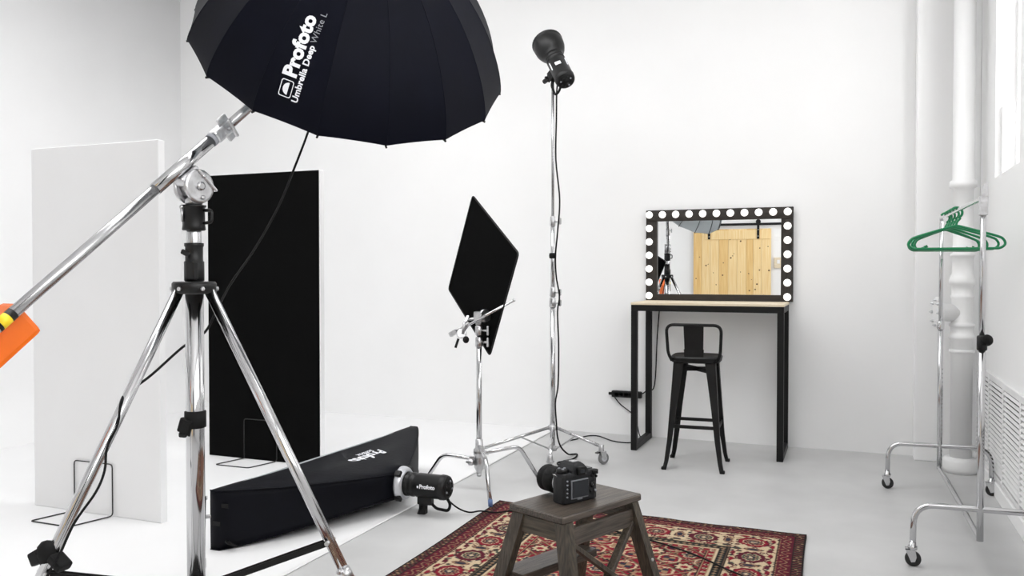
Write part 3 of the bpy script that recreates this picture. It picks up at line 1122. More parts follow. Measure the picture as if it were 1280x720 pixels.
cable('power_cable', [(SC.x + .288, SC.y - .01, .10), (-1.97, 4.13, .04), (-1.92, 4.17, .012), (-1.86, 4.19, .02), (-1.77, 4.19, .021), (-1.68, 4.26, .021), (-1.45, 4.28, .021), (-1.2, 4.17, .021),
                      (-1.03, 4.09, .021), (-.81, 4.0, .021), (-.64, 3.895, .021), (-.50, 3.775, .021), (-.38, 3.66, .021), (-.3, 3.4, .021)],
      'black cable running from the softbox flash over the rug', .0045)

# ================================================================== C-STAND WITH GRIP ARM AND FLAG
CX, CY = -2.08, 4.66
cs_ = thing('grip_stand', 'short chrome grip stand with three bent legs carrying the black flag', 'light stand', (CX, CY, .002))
T0 = xf((CX, CY, 0))
MB().tube([(CX, CY, .20), (CX, CY, .90)], .0165, 14).part('column', 'chrome', cs_)
hub = MB().lathe([(.016, .10), (.012, .085), (.018, .115), (.030, .14), (.032, .19), (.026, .21), (.034, .215), (.034, .25), (.024, .26), (.022, .31), (.0165, .315)], T0, 18).part('leg_hub', 'satin', cs_)
MB().lathe([(.016, 0), (.020, .01), (.020, .03), (.008, .04), (.006, .05)], xf((CX - .03, CY - .01, .17), frame_from((-1, -.2, 0))), 14).part('lock_knob', 'satin', hub)
for k, (fx, fy, zz) in enumerate(((-1.856, 4.314, .215), (-1.829, 5.028, .225), (-2.455, 4.66, .19))):
    d = Vector((fx - CX, fy - CY, 0))
    L = d.length
    u = d.normalized()
    c = Vector((CX, CY, 0))
    kn = .66 if k else .16
    pts = [c + u * .03 + Vector((0, 0, zz)), c + u * L * kn + Vector((0, 0, zz + .01)), c + u * L + Vector((0, 0, CZ + .012))]
    if k == 0:
        pts = [c + u * .025 + Vector((0, 0, .27)), c + u * L * .62 + Vector((0, 0, .245)), c + u * L + Vector((0, 0, CZ + .012))]
    lg = MB().tube(fillet(pts, .05, 6), .0125, 12).part('leg', 'chrome', cs_)
    MB().tube([c + u * (L - .006) + Vector((0, 0, .05)), c + u * (L + .003) + Vector((0, 0, (.0125, .0, .005)[k]))], .0135, 10).part('foot_tip', 'bluetape' if k == 0 else 'satin', lg)
# locking collars
for (z0, kz) in ((.875, .905), (.945, .975)):
    c1 = MB().lathe([(.018, z0), (.023, z0 + .004), (.023, z0 + .055), (.018, z0 + .06)], T0, 16).part('collar', 'satin', cs_)
    MB().tube([(CX + .02, CY, kz), (CX + .062, CY - .008, kz)], .007, 8).part('t_handle', 'satin', c1)
    MB().bar((CX + .062, CY - .008, kz - .028), (CX + .062, CY - .008, kz + .028), .014, .014, bev=.003).part('t_grip', 'satin', c1)
hd = MB().box((CX, CY, 1.055), (.055, .05, .072), bev=.010).part('grip_head', 'satin', cs_)
MB().lathe([(.014, 1.0055), (.020, 1.012), (.020, 1.018)], T0, 14).part('pin', 'satin', hd)
FA = Vector((-.04, -.30, .0)).normalized()
MB().lathe([(.036, -.018), (.040, -.014), (.040, .0), (.036, .004)], xf((CX + .045, CY - .005, 1.066), frame_from((.85, -.5, .1))), 20).part('jaw_plate', 'satin', hd)
MB().tube([(CX - .02, CY, 1.048), (CX - .072, CY - .012, 1.040)], .008, 8).part('t_handle', 'satin', hd)
MB().bar((CX - .078, CY - .03, 1.022), (CX - .074, CY + .006, 1.062), .020, .016, bev=.005).part('t_grip', 'satin', hd)
A0, A1 = Vector((-2.225, 4.60, .958)), Vector((-1.834, 4.615, 1.163))
ar = MB().tube([A0, A1], .0085, 12).part('grip_arm', 'chrome', cs_)
MB().sphere(A1, .0105, 12).part('rod_tip', 'satin', ar)
j = MB().box(A0 + Vector((.0, 0, .0)), (.030, .032, .05), frame_from(A1 - A0), bev=.007).part('end_jaw', 'satin', ar)
MB().lathe([(.028, -.01), (.030, -.006), (.030, .006), (.026, .01)], xf(A0 + Vector((.055, .0, .0)), frame_from((.5, -.8, 0.1))), 16).part('jaw_plate', 'satin', ar)
MB().tube([A0 + Vector((.045, -.02, -.03)), A0 + Vector((.030, -.03, -.085))], .008, 8).part('t_handle', 'blackrub', ar)
MB().sphere(A0 + Vector((.095, -.02, -.035)), .020, 10, (1, 1, 1.1)).part('t_grip', 'blackrub', ar)
MB().tube([A0 + Vector((.08, -.01, .07)), A0 + Vector((.07, -.005, .0))], .009, 8).part('lever', 'satin', ar)

F0, F1, F3 = Vector((-2.218, 4.886, 1.829)), Vector((-1.719, 4.432, 1.439)), Vector((-2.448, 4.997, 1.214))
F2 = F1 + F3 - F0
# push the flag plane a little behind the head
off = Vector((-.06, .12, 0))
fg = thing('flag', 'black cloth flag held at a slant by the grip arm', 'flag', tuple((F0 + F2) / 2 + off - Vector((0, 0, .5))))
m = MB()
pc = (F0 + F1 + F2 + F3) / 4
rim = []
for q in fillet([F0, F1, F2, F3, F0], .02, 4)[1:]:
    rim.append(q + off)
c0 = [F0, F1, F2, F3]
rim = []
for i in range(4):
    a, b, c = c0[i - 1], c0[i], c0[(i + 1) % 4]
    u, v = (a - b).normalized() * .025, (c - b).normalized() * .025
    for k in range(5):
        t = k / 4
        rim.append((b + u) * (1 - t) ** 2 + b * 2 * t * (1 - t) + (b + v) * t * t + off)
nrm = (F1 - F0).cross(F3 - F0).normalized()
nr = len(rim)
m.add([p - nrm * .002 for p in rim] + [p + nrm * .002 for p in rim], [list(range(nr)), list(range(nr, 2 * nr))[::-1]] + [(i, (i + 1) % nr, nr + (i + 1) % nr, nr + i) for i in range(nr)])
m.part('cloth', 'flag', fg)
MB().tube(rim, .0055, 8, closed=True).part('wire_frame', 'blackmetal', fg)
MB().tube([A0 + Vector((.055, .01, 0)), (F2 * .55 + F3 * .45) + off], .005, 8).part('mounting_pin', 'satin', fg)

# ================================================================== WHEELED LIGHT STAND
WXc, WYc = -1.945, 5.64
ws = thing('light_stand', 'tall chrome light stand on casters with a flash head on top', 'light stand', (WXc, WYc, 0))
TW = xf((WXc, WYc, 0))
MB().tube([(WXc, WYc, .07), (WXc, WYc, 1.10)], .0185, 14).part('lower_section', 'chrome', ws)
MB().tube([(WXc, WYc, 1.08), (WXc, WYc, 1.70)], .0150, 14).part('middle_section', 'chrome', ws)
MB().tube([(WXc, WYc, 1.66), (WXc, WYc, 2.67)], .0105, 12).part('upper_section', 'alu', ws)
for (z, r, side) in ((1.08, .024, 1), (1.155, .021, 1), (1.655, .020, 1)):
    c1 = MB().lathe([(r - .004, z), (r, z + .004), (r, z + .045), (r - .002, z + .05), (r - .002, z + .065), (r - .006, z + .07)], TW, 16).part('collar', 'satin', ws)
    MB().tube([(WXc + side * .018, WYc - .005, z + .03), (WXc + side * .055, WYc - .018, z + .03)], .006, 8).part('knob_stem', 'satin', c1)
    MB().box((WXc + side * .062, WYc - .020, z + .032), (.016, .018, .046), bev=.004).part('knob', 'satin' if z > 1.6 else 'alu', c1)
for z in (.058, .205):
    MB().lathe([(.020, z), (.032, z + .003), (.034, z + .02), (.030, z + .036), (.020, z + .04)], TW, 18).part('leg_collar', 'satin', ws)
# velcro tie with the cable
MB().lathe([(.0155, 1.425), (.024, 1.428), (.026, 1.445), (.024, 1.462), (.0155, 1.465)], TW, 14).part('cable_tie', 'blackrub', ws)
for k, (fx, fy) in enumerate(((-1.575, 5.60), (-2.315, 5.235), (-1.80, 5.17))):
    d = Vector((fx - WXc, fy - WYc, 0))
    L = d.length
    u = d.normalized()
    c = Vector((WXc, WYc, 0))
    top, end = c + u * .03 + Vector((0, 0, .225)), c + u * (L - .005) + Vector((0, 0, .125))
    lg = MB().tube([top, end], .0115, 12).part('leg', 'chrome', ws)
    mid = top.lerp(end, .45)
    MB().bar(c + u * .03 + Vector((0, 0, .075)), mid, .018, .010, bev=.002).part('leg_brace', 'satin', lg)
    MB().lathe([(.017, .085), (.019, .09), (.019, .135), (.012, .14)], xf(c + u * L), 14).part('leg_end', 'satin', lg)
    v = Vector((-u.y, u.x, 0))
    wd = (u * .55 + v * .83).normalized() if k == 0 else u
    sd = Vector((-wd.y, wd.x, 0))
    wc = c + u * L + wd * .018 + Vector((0, 0, .0415))
    rot = Matrix((wd, sd.cross(wd) * -1, sd)).transposed()
    cf = MB()
    for s in (-1, 1):
        cf.prism([(-.035, .052), (.012, .052), (.014, .0), (0, -.012), (-.014, .0)], .003, xf(wc + sd * s * .017, Matrix((wd, Vector((0, 0, 1)), wd.cross(Vector((0, 0, 1))))).transposed()))
    cf.box(wc + Vector((0, 0, .050)) - wd * .012, (.045, .045, .005), bev=.001)
    fk = cf.part('caster_fork', 'satin', ws)
    MB().lathe([(.012, -.013), (.036, -.013), (.040, -.008), (.040, .008), (.036, .013), (.012, .013)], xf(wc, frame_from(sd)), 22).part('wheel', 'caster', fk)
    MB().lathe([(.020, -.0145), (.022, -.013), (.022, .013), (.020, .0145)], xf(wc, frame_from(sd)), 16).part('wheel_hub', 'silver', fk)
    MB().bar(wc + Vector((0, 0, .048)) - wd * .03, wc + Vector((0, 0, .040)) - wd * .062, .03, .006, bev=.001).part('brake_lever', 'blackpl' if k == 0 else 'satin', fk)

camR = cam.rotation_euler.to_matrix()
rt_, up_, fw_ = camR @ Vector((1, 0, 0)), camR @ Vector((0, 1, 0)), -(camR @ Vector((0, 0, 1)))
ad = (rt_ * -.115 + up_ * .335 + fw_ * .27).normalized()
hp = Vector((-1.925, 5.66, 2.815))
mt_ = xf(hp, frame_from(ad, rt_))
# bracket side (local y) points to the camera's left and down onto the stand
yl = mt_.to_3x3() @ Vector((0, 1, 0))
if yl.z > 0:
    mt_ = mt_ @ Matrix.Rotation(PI, 4, 'Z')
mt_ = mt_ @ Matrix.Rotation(math.radians(35), 4, 'Z')
flash_head('studio_flash', 'black studio flash with a bowl reflector on top of the wheeled stand', mt_, reflector=True, rear=.225, r=.070)
cable('power_cable', [(-1.895, 5.60, 2.66), (-1.903, 5.60, 2.58), (-1.905, 5.60, 2.40), (-1.912, 5.61, 2.12), (-1.885, 5.615, 1.84), (-1.899, 5.61, 1.61), (-1.914, 5.61, 1.445), (-1.905, 5.60, 1.30),
                      (-1.878, 5.59, 1.16), (-1.89, 5.585, 1.05), (-1.878, 5.575, .82), (-1.875, 5.555, .546), (-1.905, 5.585, .41), (-1.885, 5.55, .27), (-1.885, 5.57, .18), (-1.865, 5.59, .10),
                      (-1.85, 5.70, .03), (-1.845, 5.80, .008), (-1.815, 5.81, .008), (-1.795, 5.70, .008), (-1.81, 5.60, .008), (-1.86, 5.50, .008), (-1.80, 5.42, .008), (-1.74, 5.46, .008)],
      'black cable hanging in waves down the wheeled light stand', .0062)
cable('floor_cable', [(-2.03, 6.26, .006), (-1.978, 6.38, .006), (-1.95, 6.50, .006), (-1.862, 6.534, .006), (-1.71, 6.39, .006), (-1.58, 6.36, .006), (-1.535, 6.45, .006), (-1.53, 6.58, .006), (-1.56, 6.66, .03), (-1.58, 6.68, .10),
                      (-1.60, 6.685, .16), (-1.65, 6.685, .20), (-1.72, 6.685, .25), (-1.765, 6.67, .308)],
      'black cable on the grey floor rising to the power strip', .0045)
cable('floor_cable', [(-1.55, 6.675, .345), (-1.53, 6.676, .35), (-1.50, 6.685, .375), (-1.44, 6.69, .42), (-1.42, 6.69, .8), (-1.40, 6.69, 1.06)], 'black cable from the power strip up behind the table leg', .0045)

# ================================================================== BOOM STAND, BOOM, COUNTERWEIGHT
BX, BY = -2.196, 2.395
bs = thing('boom_stand', 'heavy chrome tripod stand with a long boom slanting up to the umbrella', 'light stand', (BX, BY, CZ))
TB = xf((BX, BY, 0))
MB().tube([(BX, BY, .15), (BX, BY, 1.30)], .0320, 24).part('column', 'chrome', bs)
MB().tube([(BX, BY, 1.29), (BX, BY, 1.575)], .0255, 20).part('inner_column', 'alu', bs)
# leg collar with bolts
col_ = MB()
col_.lathe([(.038, 1.250), (.068, 1.252), (.077, 1.257), (.077, 1.288), (.072, 1.295), (.034, 1.296)], TB, 24)
col_ = col_.part('leg_collar', 'blackpl', bs)
for k in range(6):
    a = math.radians(11 - 60 * k + 22)
    p = Vector((BX + .077 * math.cos(a), BY + .077 * math.sin(a), 1.270))
    MB().lathe([(.008, -.002), (.008, .005), (.005, .007)], xf(p, frame_from((math.cos(a), math.sin(a), 0))), 6, smooth=False).part('bolt', 'satin', col_)
m = MB()
m.lathe([(.031, 1.2965), (.035, 1.299), (.035, 1.367), (.031, 1.37), (.031, 1.420), (.034, 1.424), (.034, 1.434), (.0265, 1.435)], TB, 20)
m.box((BX + .017, BY - .030, 1.334), (.038, .025, .063), bev=.005)
m.box((BX - .010, BY - .030, 1.397), (.042, .012, .018), Matrix.Rotation(.4, 3, 'Y'), bev=.003)
m.part('lower_lock', 'blackpl', bs)
m = MB()
m.lathe([(.037, 1.480), (.041, 1.483), (.039, 1.498), (.038, 1.562), (.043, 1.565), (.043, 1.571), (.026, 1.572)], TB, 20)
ul = m.part('upper_lock', 'blackpl', bs)
MB().tube(fillet([(BX + .038, BY + .008, 1.552), (BX + .066, BY + .017, 1.552), (BX + .066, BY + .017, 1.510), (BX + .038, BY + .008, 1.506)], .010, 4), .006, 8).part('handle_loop', 'blackpl', ul)
MB().tube([(BX - .016, BY - .039, 1.510), (BX - .016, BY - .043, 1.560)], .005, 8).sphere((BX - .016, BY - .043, 1.562), .0085, 10).part('lock_pin', 'satin', ul)
# legs and braces
for k in range(3):
    a = math.radians(11 - 120 * k)
    u = Vector((math.cos(a), math.sin(a), 0))
    v = Vector((-u.y, u.x, 0))
    c = Vector((BX, BY, 0))
    A = c + u * .060 + Vector((0, 0, 1.262))
    B = c + u * .700 + Vector((0, 0, .030 if k == 0 else CZ + .016))
    lg = MB().tube([A, B], .0190, 16).part('leg', 'chrome', bs)
    MB().tube([A.lerp(B, .965), B + (B - A).normalized() * .001], .022, 14).part('foot_cap', 'blackrub', lg)
    q = A.lerp(B, .715)
    e = c + u * .038 + Vector((0, 0, .19))
    for s in (-1, 1):
        MB().bar(q + v * s * .024, e + v * s * .024, .005, .020, bev=.001).part('brace', 'blackmetal', bs)
    MB().tube([q - v * .032, q + v * .032], .008, 10).part('brace_bolt', 'satin', lg)
    f = A.lerp(B, .79)
    MB().tube([f, A.lerp(B, .825)], .0235, 14).part('leg_clamp', 'satin', lg)
    MB().bar(f - v * .045, f + v * .03, .016, .016, bev=.004).part('clamp_lever', 'satin', lg)
    if k == 1:
        # strap bundle tied to this leg
        z_ = A.lerp(B, .685)
        m = MB()
        m.sphere(z_ + Vector((-.01, 0, .02)), .036, 12, (1.0, .9, 1.2))
        m.box(z_ + Vector((.045, .0, .0)), (.06, .05, .03), Matrix.Rotation(.6, 3, 'Y'), bev=.008)
        m.box(z_ + Vector((-.035, -.01, .01)), (.05, .04, .045), Matrix.Rotation(-.5, 3, 'Y'), bev=.008)
        m.part('cable_strap', 'blackrub', bs)
MB().lathe([(.031, .172), (.041, .175), (.041, .205), (.031, .208)], TB, 20).part('brace_collar', 'blackpl', bs)
m = MB()
m.lathe([(.0325, .765), (.038, .768), (.038, .825), (.0325, .828)], TB, 20)
m.box((BX - .012, BY - .038, .775), (.050, .020, .055), Matrix.Rotation(.35, 3, 'Y'), bev=.007)
m.box((BX - .018, BY - .043, .745), (.032, .015, .018), bev=.004)
m.part('cable_strap', 'blackrub', bs)
# pivot head
BA, BB = Vector((-2.325, 1.600, 1.070)), Vector((-2.072, 3.092, 2.350))
bd = (BB - BA).normalized()
side = bd.cross(Vector((0, 0, 1))).normalized()
if side.x < 0:
    side = -side            # towards the camera
vert = side.cross(bd).normalized()
if vert.z < 0:
    vert = -vert
pc_ = Vector((BX, BY, 1.638))
head = MB()
head.lathe([(.026, 1.5725), (.030, 1.575), (.030, 1.59), (.022, 1.60)], TB, 18)
for s in (-1, 1):
    head.lathe([(.050, -.007), (.060, -.006), (.062, .0), (.060, .006), (.050, .007)], xf(pc_ + side * s * .030, frame_from(side)), 30)
head.lathe([(.042, -.026), (.042, .026)], xf(pc_, frame_from(side)), 26)
hh = head.part('pivot_head', 'satin', bs)
for (dx, dz, r) in ((0, 0, .016), (.034, .02, .008), (-.02, -.036, .008)):
    MB().lathe([(r, 0), (r, .008), (r * .6, .010)], xf(pc_ + side * .037 + bd * dx + vert * dz, frame_from(side)), 12).part('bolt', 'alu', hh)
MB().bar(pc_ + side * .036 + vert * .05 + bd * .03, pc_ + side * .036 - vert * .055 + bd * .045, .018, .010, bev=.003).part('tilt_lever', 'satin', hh)
# where the boom passes over the head
tb_ = (pc_ - BA).dot(bd)
near = BA + bd * tb_
sd_ = (near - pc_).normalized()
MB().bar(pc_ + sd_ * .03, near - sd_ * .022, .05, .09, up=bd, bev=.008).part('boom_saddle', 'satin', hh)
bm_ = MB().tube([BA, near + bd * .02], .0185, 20).part('boom', 'alu', bs, 'long silver boom tube')
MB().tube([near - bd * .14, near + bd * .17], .0225, 20).part('sleeve', 'chrome', bm_)
cq = near + bd * .18
MB().tube([cq - bd * .015, cq + bd * .002], .0245, 18).part('end_ring', 'greyprint', bm_)
ck = MB().box(cq + bd * .045, (.046, .046, .085), frame_from(bd, side), bev=.008).part('telescope_clamp', 'satin', bm_)
MB().tube([cq + bd * .065 + side * .02, cq + bd * .065 + side * .055], .006, 8).part('clamp_screw', 'satin', bm_)
MB().bar(cq + bd * .065 + side * .05 - vert * .035, cq + bd * .065 + side * .05 + vert * .035, .016, .012, bev=.004).part('clamp_handle', 'satin', bm_)
MB().bar(cq + bd * .085 - vert * .05, cq + bd * .080 + vert * .045, .014, .05, bev=.004).part('clamp_jaw', 'satin', bm_)
MB().tube([cq, BB], .0180, 18).part('inner_tube', 'alu', bm_)
sw = BA + bd * .150
MB().tube([sw, sw + bd * .065], .0190, 20).part('sticker', 'blackpl', bm_)
MB().tube([sw + bd * .012, sw + bd * .045], .0193, 20).part('sticker', 'yellow', bm_, 'yellow warning sticker')
down = -vert
cw = thing('counterweight', 'orange boxy counterweight on the lower end of the boom', 'counterweight', tuple(BA + bd * .2 - side * .085 - Vector((0, 0, .12))))
wc = BA + bd * .14 + down * .058 - side * .085
MB().box(wc, (.120, .10, .24), frame_from(bd, down), bev=.018).part('weight_body', 'orange', cw)
MB().box(BA + bd * .13 - side * .026, (.05, .04, .10), frame_from(bd, down), bev=.008).part('weight_clamp', 'orange', cw)
# ================================================================== DEEP UMBRELLA
UC = Vector((-1.950, 3.056, 2.258))
un = Vector((.49103, -.50377, .71071)).normalized()
uu = Vector((un.y, -un.x, 0)).normalized()
uw = un.cross(uu)
UR, UD, PH = .65, .55, 5.941
urot = Matrix((uu, uw, un)).transposed()
um = thing('deep_umbrella', 'large black deep photo umbrella with white lettering on the boom', 'umbrella', tuple(UC))
um.rotation_euler = urot.to_euler()
ROOT[um.name] = xf(UC, urot)


def rib_pt(t):
    a = t * PI / 2
    return UR * math.cos(a), UD * math.sin(a) ** 1.5


def gore_pt(s, t, out=0.0):
    """s -1..1 across one gore centred on local +x, t rim 0 .. 1 apex"""
    r, h = rib_pt(t)
    h2 = PI / 16
    e = r * math.cos(h2)
    y = r * math.sin(h2) * s
    x = e - .003 * (1 - s * s) * (r / UR) * (1 if t < .98 else 0)
    # slight lift of the hem between the ribs
    z = h + .001 * (1 - s * s) * max(0, 1 - t * 5)
    k = out
    return Vector((x + k * math.cos(t * PI / 2), y, z + k * math.sin(t * PI / 2)))


NSG, NTG = 6, 20
m = MB()
vs = [gore_pt(-1 + 2 * i / NSG, j / NTG * .985) for j in range(NTG + 1) for i in range(NSG + 1)]
gf = [(j * (NSG + 1) + i, j * (NSG + 1) + i + 1, (j + 1) * (NSG + 1) + i + 1, (j + 1) * (NSG + 1) + i) for j in range(NTG) for i in range(NSG)]
me = bpy.data.meshes.new('gore')
vi = [gore_pt(-1 + 2 * i / NSG, j / NTG * .985, -.0022) for j in range(NTG + 1) for i in range(NSG + 1)]
o_ = len(vs)
allf = gf + [tuple(i + o_ for i in reversed(f)) for f in gf]
w1 = NSG + 1
edge = [(i, i + 1) for i in range(NSG)] + [((j + 1) * w1, j * w1) for j in range(NTG)] + [(j * w1 + NSG, (j + 1) * w1 + NSG) for j in range(NTG)]
ev = []
for (a, b) in edge:                      # hem and side edges with their own vertices
    k0 = 2 * o_ + len(ev)
    ev += [vs[a], vi[a], vi[b], vs[b]]
    allf.append((k0, k0 + 1, k0 + 2, k0 + 3))
me.from_pydata([tuple(p) for p in vs + vi + ev], [], allf)
me.materials.append(M['umbrella'])
me.materials.append(M['umbin'])
for i, p in enumerate(me.polygons):
    p.use_smooth = i < 2 * len(gf)
    p.material_index = 1 if len(gf) <= i < 2 * len(gf) else 0
me.update()
ribm = MB()
ribm.tube([(rib_pt(j / 16)[0] * .985, 0, rib_pt(j / 16)[1] - .010) for j in range(16)] , .0032, 6)
ribm.tube([(UR * .985, 0, -.006), (UR + .003, 0, -.006)], .0042, 8)
ribme = ribm.mesh('rib', 'blackmetal')
seamm = MB().tube([(rib_pt(j / 20 * .98)[0] - .0002, 0, rib_pt(j / 20 * .98)[1] - .0002) for j in range(21)], .0016, 6).mesh('seam', 'umbrella')
for k in range(16):
    a = PH + (k + .5) * PI / 8
    g_ = piece('gore', me, um, (0, 0, 0), (0, 0, a))
    if k == 3:
        text_gore = g_
    rb = piece('rib', ribme, um, (0, 0, 0), (0, 0, PH + k * PI / 8))
    piece('seam', seamm, um, (0, 0, 0), (0, 0, PH + k * PI / 8))
RU = ROOT[um.name]
MB(RU).tube([(0, 0, UD + .05), (0, 0, -.12)], .0045, 8).part('shaft', 'satin', um)
MB(RU).lathe([(.02, UD - .03), (.024, UD - .01), (.012, UD + .015), (.006, UD + .05), (1e-6, UD + .055)], None, 14).part('apex_cap', 'blackpl', um)
MB(RU).lathe([(.012, UD - .20), (.02, UD - .19), (.02, UD - .16), (.012, UD - .15)], None, 14).part('runner', 'blackpl', um)
# printed lettering on one gore: text runs from rim towards apex
ROOT['gore_text'] = RU
aG = PH + 3.5 * PI / 8
RG = RU @ Matrix.Rotation(aG, 4, 'Z')
arc = [0.0]
for i in range(1, 201):
    p, q = gore_pt(0, (i - 1) / 200), gore_pt(0, i / 200)
    arc.append(arc[-1] + (q - p).length)


def arc_t(l):
    for i in range(1, 201):
        if arc[i] >= l:
            return (i - 1 + (l - arc[i - 1]) / (arc[i] - arc[i - 1])) / 200
    return 1.0


def um_place(ox, oy):
    def f(x, y):
        t = arc_t(max(0.0, ox + x))
        r, _ = rib_pt(t)
        s = -(oy + y) / (r * math.sin(PI / 16))
        return RG @ gore_pt(s, t, .0035)
    return f


def um_text(body, size, bold, ox, oy, mt, sp=1.0):
    return letter_patch(body, size, bold, um_place(ox, oy), 'lettering', mt, um, sp)


um_text('Profoto', .071, .0033, .166, .004, 'print', 1.02)
um_text('Umbrella Deep', .033, .0010, .085, -.027, 'print', 1.03)
um_text('White L', .033, 0, .305, -.027, 'greyprint', 1.05)
# logo: rounded square outline with a half disc
pl0 = um_place(.090, .001)
pl = lambda x, y: pl0(x * .78, y * .78)
sq = []
for (cx_, cy_, a0) in ((.072, .012, -PI / 2), (.072, .052, 0), (.012, .052, PI / 2), (.012, .012, PI)):
    for k in range(5):
        a = a0 + PI / 2 * k / 4
        sq.append((cx_ + .010 * math.cos(a), cy_ + .010 * math.sin(a)))
n_ = len(sq)
inn = [(.042 + (x - .042) * .90, .032 + (y - .032) * .88) for (x, y) in sq]
m = MB()
m.add([pl(x, y) for (x, y) in sq + inn], [(i, (i + 1) % n_, n_ + (i + 1) % n_, n_ + i) for i in range(n_)])
hd_ = [(.042 + .028 * math.cos(PI * k / 12), .022 + .026 * math.sin(PI * k / 12)) for k in range(13)]
m.add([pl(x, y) for (x, y) in hd_], [list(range(13))])
m.part('logo', 'print', um)

# flash head inside the umbrella
mu = xf(UC - un * .03, frame_from(un, rt_))
dv = BB - UC
dv = (dv - un * dv.dot(un)).normalized()
yv = dv
xv = yv.cross(un)
mu = xf(UC - un * .02, Matrix((xv, yv, un)).transposed())
flash_head('studio_flash', 'black studio flash mounted inside the deep umbrella at the boom tip', mu)

cable('power_cable', [(-2.03, 3.03, 2.15), (-2.06, 2.983, 2.067), (-2.072, 2.955, 1.997), (-2.081, 2.928, 1.91), (-2.09, 2.857, 1.77), (-2.117, 2.778, 1.592), (-2.166, 2.69, 1.418), (-2.192, 2.591, 1.293), (-2.201, 2.521, 1.195),
                      (-2.225, 2.48, 1.106), (-2.252, 2.395, 1.056), (-2.282, 2.279, .968), (-2.297, 2.197, .921), (-2.272, 2.134, .898), (-2.260, 2.106, .823), (-2.269, 2.07, .749), (-2.255, 2.047, .681), (-2.261, 2.017, .616),
                      (-2.285, 1.955, .53), (-2.295, 1.91, .444), (-2.305, 1.87, .381), (-2.32, 1.8, .22), (-2.32, 1.68, .03), (-2.2, 1.5, .012), (-1.9, 1.3, .012)],
      'black cable hanging from the umbrella and down along the boom stand leg', .0046)

# ================================================================== STEP STOOL AND DSLR CAMERA
SFr, e1 = Vector((-.833, 2.518, 0)), Vector((math.cos(math.radians(66.9)), math.sin(math.radians(66.9)), 0))
e2 = Vector((-e1.y, e1.x, 0))
LA, LB, TOPZ = .418, .244, .55
SCn = SFr + e1 * LA / 2 + e2 * LB / 2
ss = thing('step_stool', 'brown weathered wooden step stool on the rug with a camera on it', 'step stool', (SCn.x, SCn.y, .012), math.atan2(e1.y, e1.x))
RS = ROOT[ss.name] @ Matrix.Translation((0, 0, -.012))
MB(RS).box((0, 0, TOPZ - .012), (LA, LB, .024), bev=.004).part('seat_board', 'stoolwood', ss)
k1, k2 = .14, .26
lw = .042
for sx in (-1, 1):
    for sy in (-1, 1):
        ht = TOPZ - .024
        tx, ty = sx * (LA / 2 - .035), sy * (LB / 2 - .028)
        bx_, by_ = tx + sx * k1 * ht, ty + sy * k2 * ht
        z0 = .0135
        vs = []
        for (x, y, z) in ((tx, ty, ht), (bx_, by_, z0)):
            for (a, b) in ((-1, -1), (1, -1), (1, 1), (-1, 1)):
                vs.append((x + a * lw * .40, y + b * lw * .62, z))
        MB(RS).add(vs, [(0, 1, 2, 3), (7, 6, 5, 4), (0, 4, 5, 1), (1, 5, 6, 2), (2, 6, 7, 3), (3, 7, 4, 0)]).part('leg', 'stoolwoodv', ss)


def legc(sx, sy, z):
    ht = TOPZ - .024
    d = ht - z
    return Vector((sx * (LA / 2 - .035 + k1 * d), sy * (LB / 2 - .028 + k2 * d), z))


for sy in (-1, 1):
    a, b = legc(-1, sy, .474), legc(1, sy, .474)
    if sy < 0:
        MB(RS).bar(a + Vector((.014, 0, 0)), b - Vector((.014, 0, 0)), .020, .058, bev=.002).part('apron', 'stoolwood', ss)
for sx in (-1, 1):
    a, b = legc(sx, -1, .490), legc(sx, 1, .490)
    MB(RS).bar(a + Vector((0, .02, 0)), b - Vector((0, .02, 0)), .020, .060, bev=.002).part('apron', 'stoolwoody', ss)
# crossed braces on the side facing the camera
for sx in (-1, 1):
    a = legc(sx, -1, .455) + Vector((-sx * .02, .004 * sx, 0))
    b = legc(-sx, -1, .165) + Vector((sx * .02, .004 * sx, 0))
    MB(RS).bar(a, b, .018 if sx > 0 else .016, .028, up=(0, 1, 0), bev=.002).part('diagonal_brace', 'stoolwoodv', ss)
# low step on the far side
a, b = legc(-1, 1, .300), legc(1, 1, .300)
MB(RS).box(((a + b) / 2) + Vector((0, -.03, 0)), ((b - a).length - .02, .11, .030), bev=.003).part('step_board', 'stoolwood', ss)
for sx in (-1, 1):
    MB(RS).lathe([(.006, 0), (.006, .004), (.003, .005)], xf(legc(sx, -1, .33) + Vector((0, -.027, 0)), frame_from((0, -1, 0))), 8).part('screw', 'satin', ss)

# --- the camera: local x along the body (right hand side +x), y towards the lens, z up
ang = math.radians(59)
bx = Vector((math.cos(ang), math.sin(ang), 0))
ly = Vector((-bx.y, bx.x, 0))
KS = 1.08
corner = Vector((-.880, 2.654, TOPZ + .0015))
ctr = corner + bx * .074 * KS + ly * .030
dc = thing('slr_camera', 'black digital SLR camera with a fat lens lying on the step stool', 'camera', tuple(ctr), ang)
RK = ROOT[dc.name] @ Matrix.Diagonal((KS, KS, KS, 1))


def kpart(mb, name, mt, parent=None, label=None):
    return mb.part(name, mt, parent or dc, label)


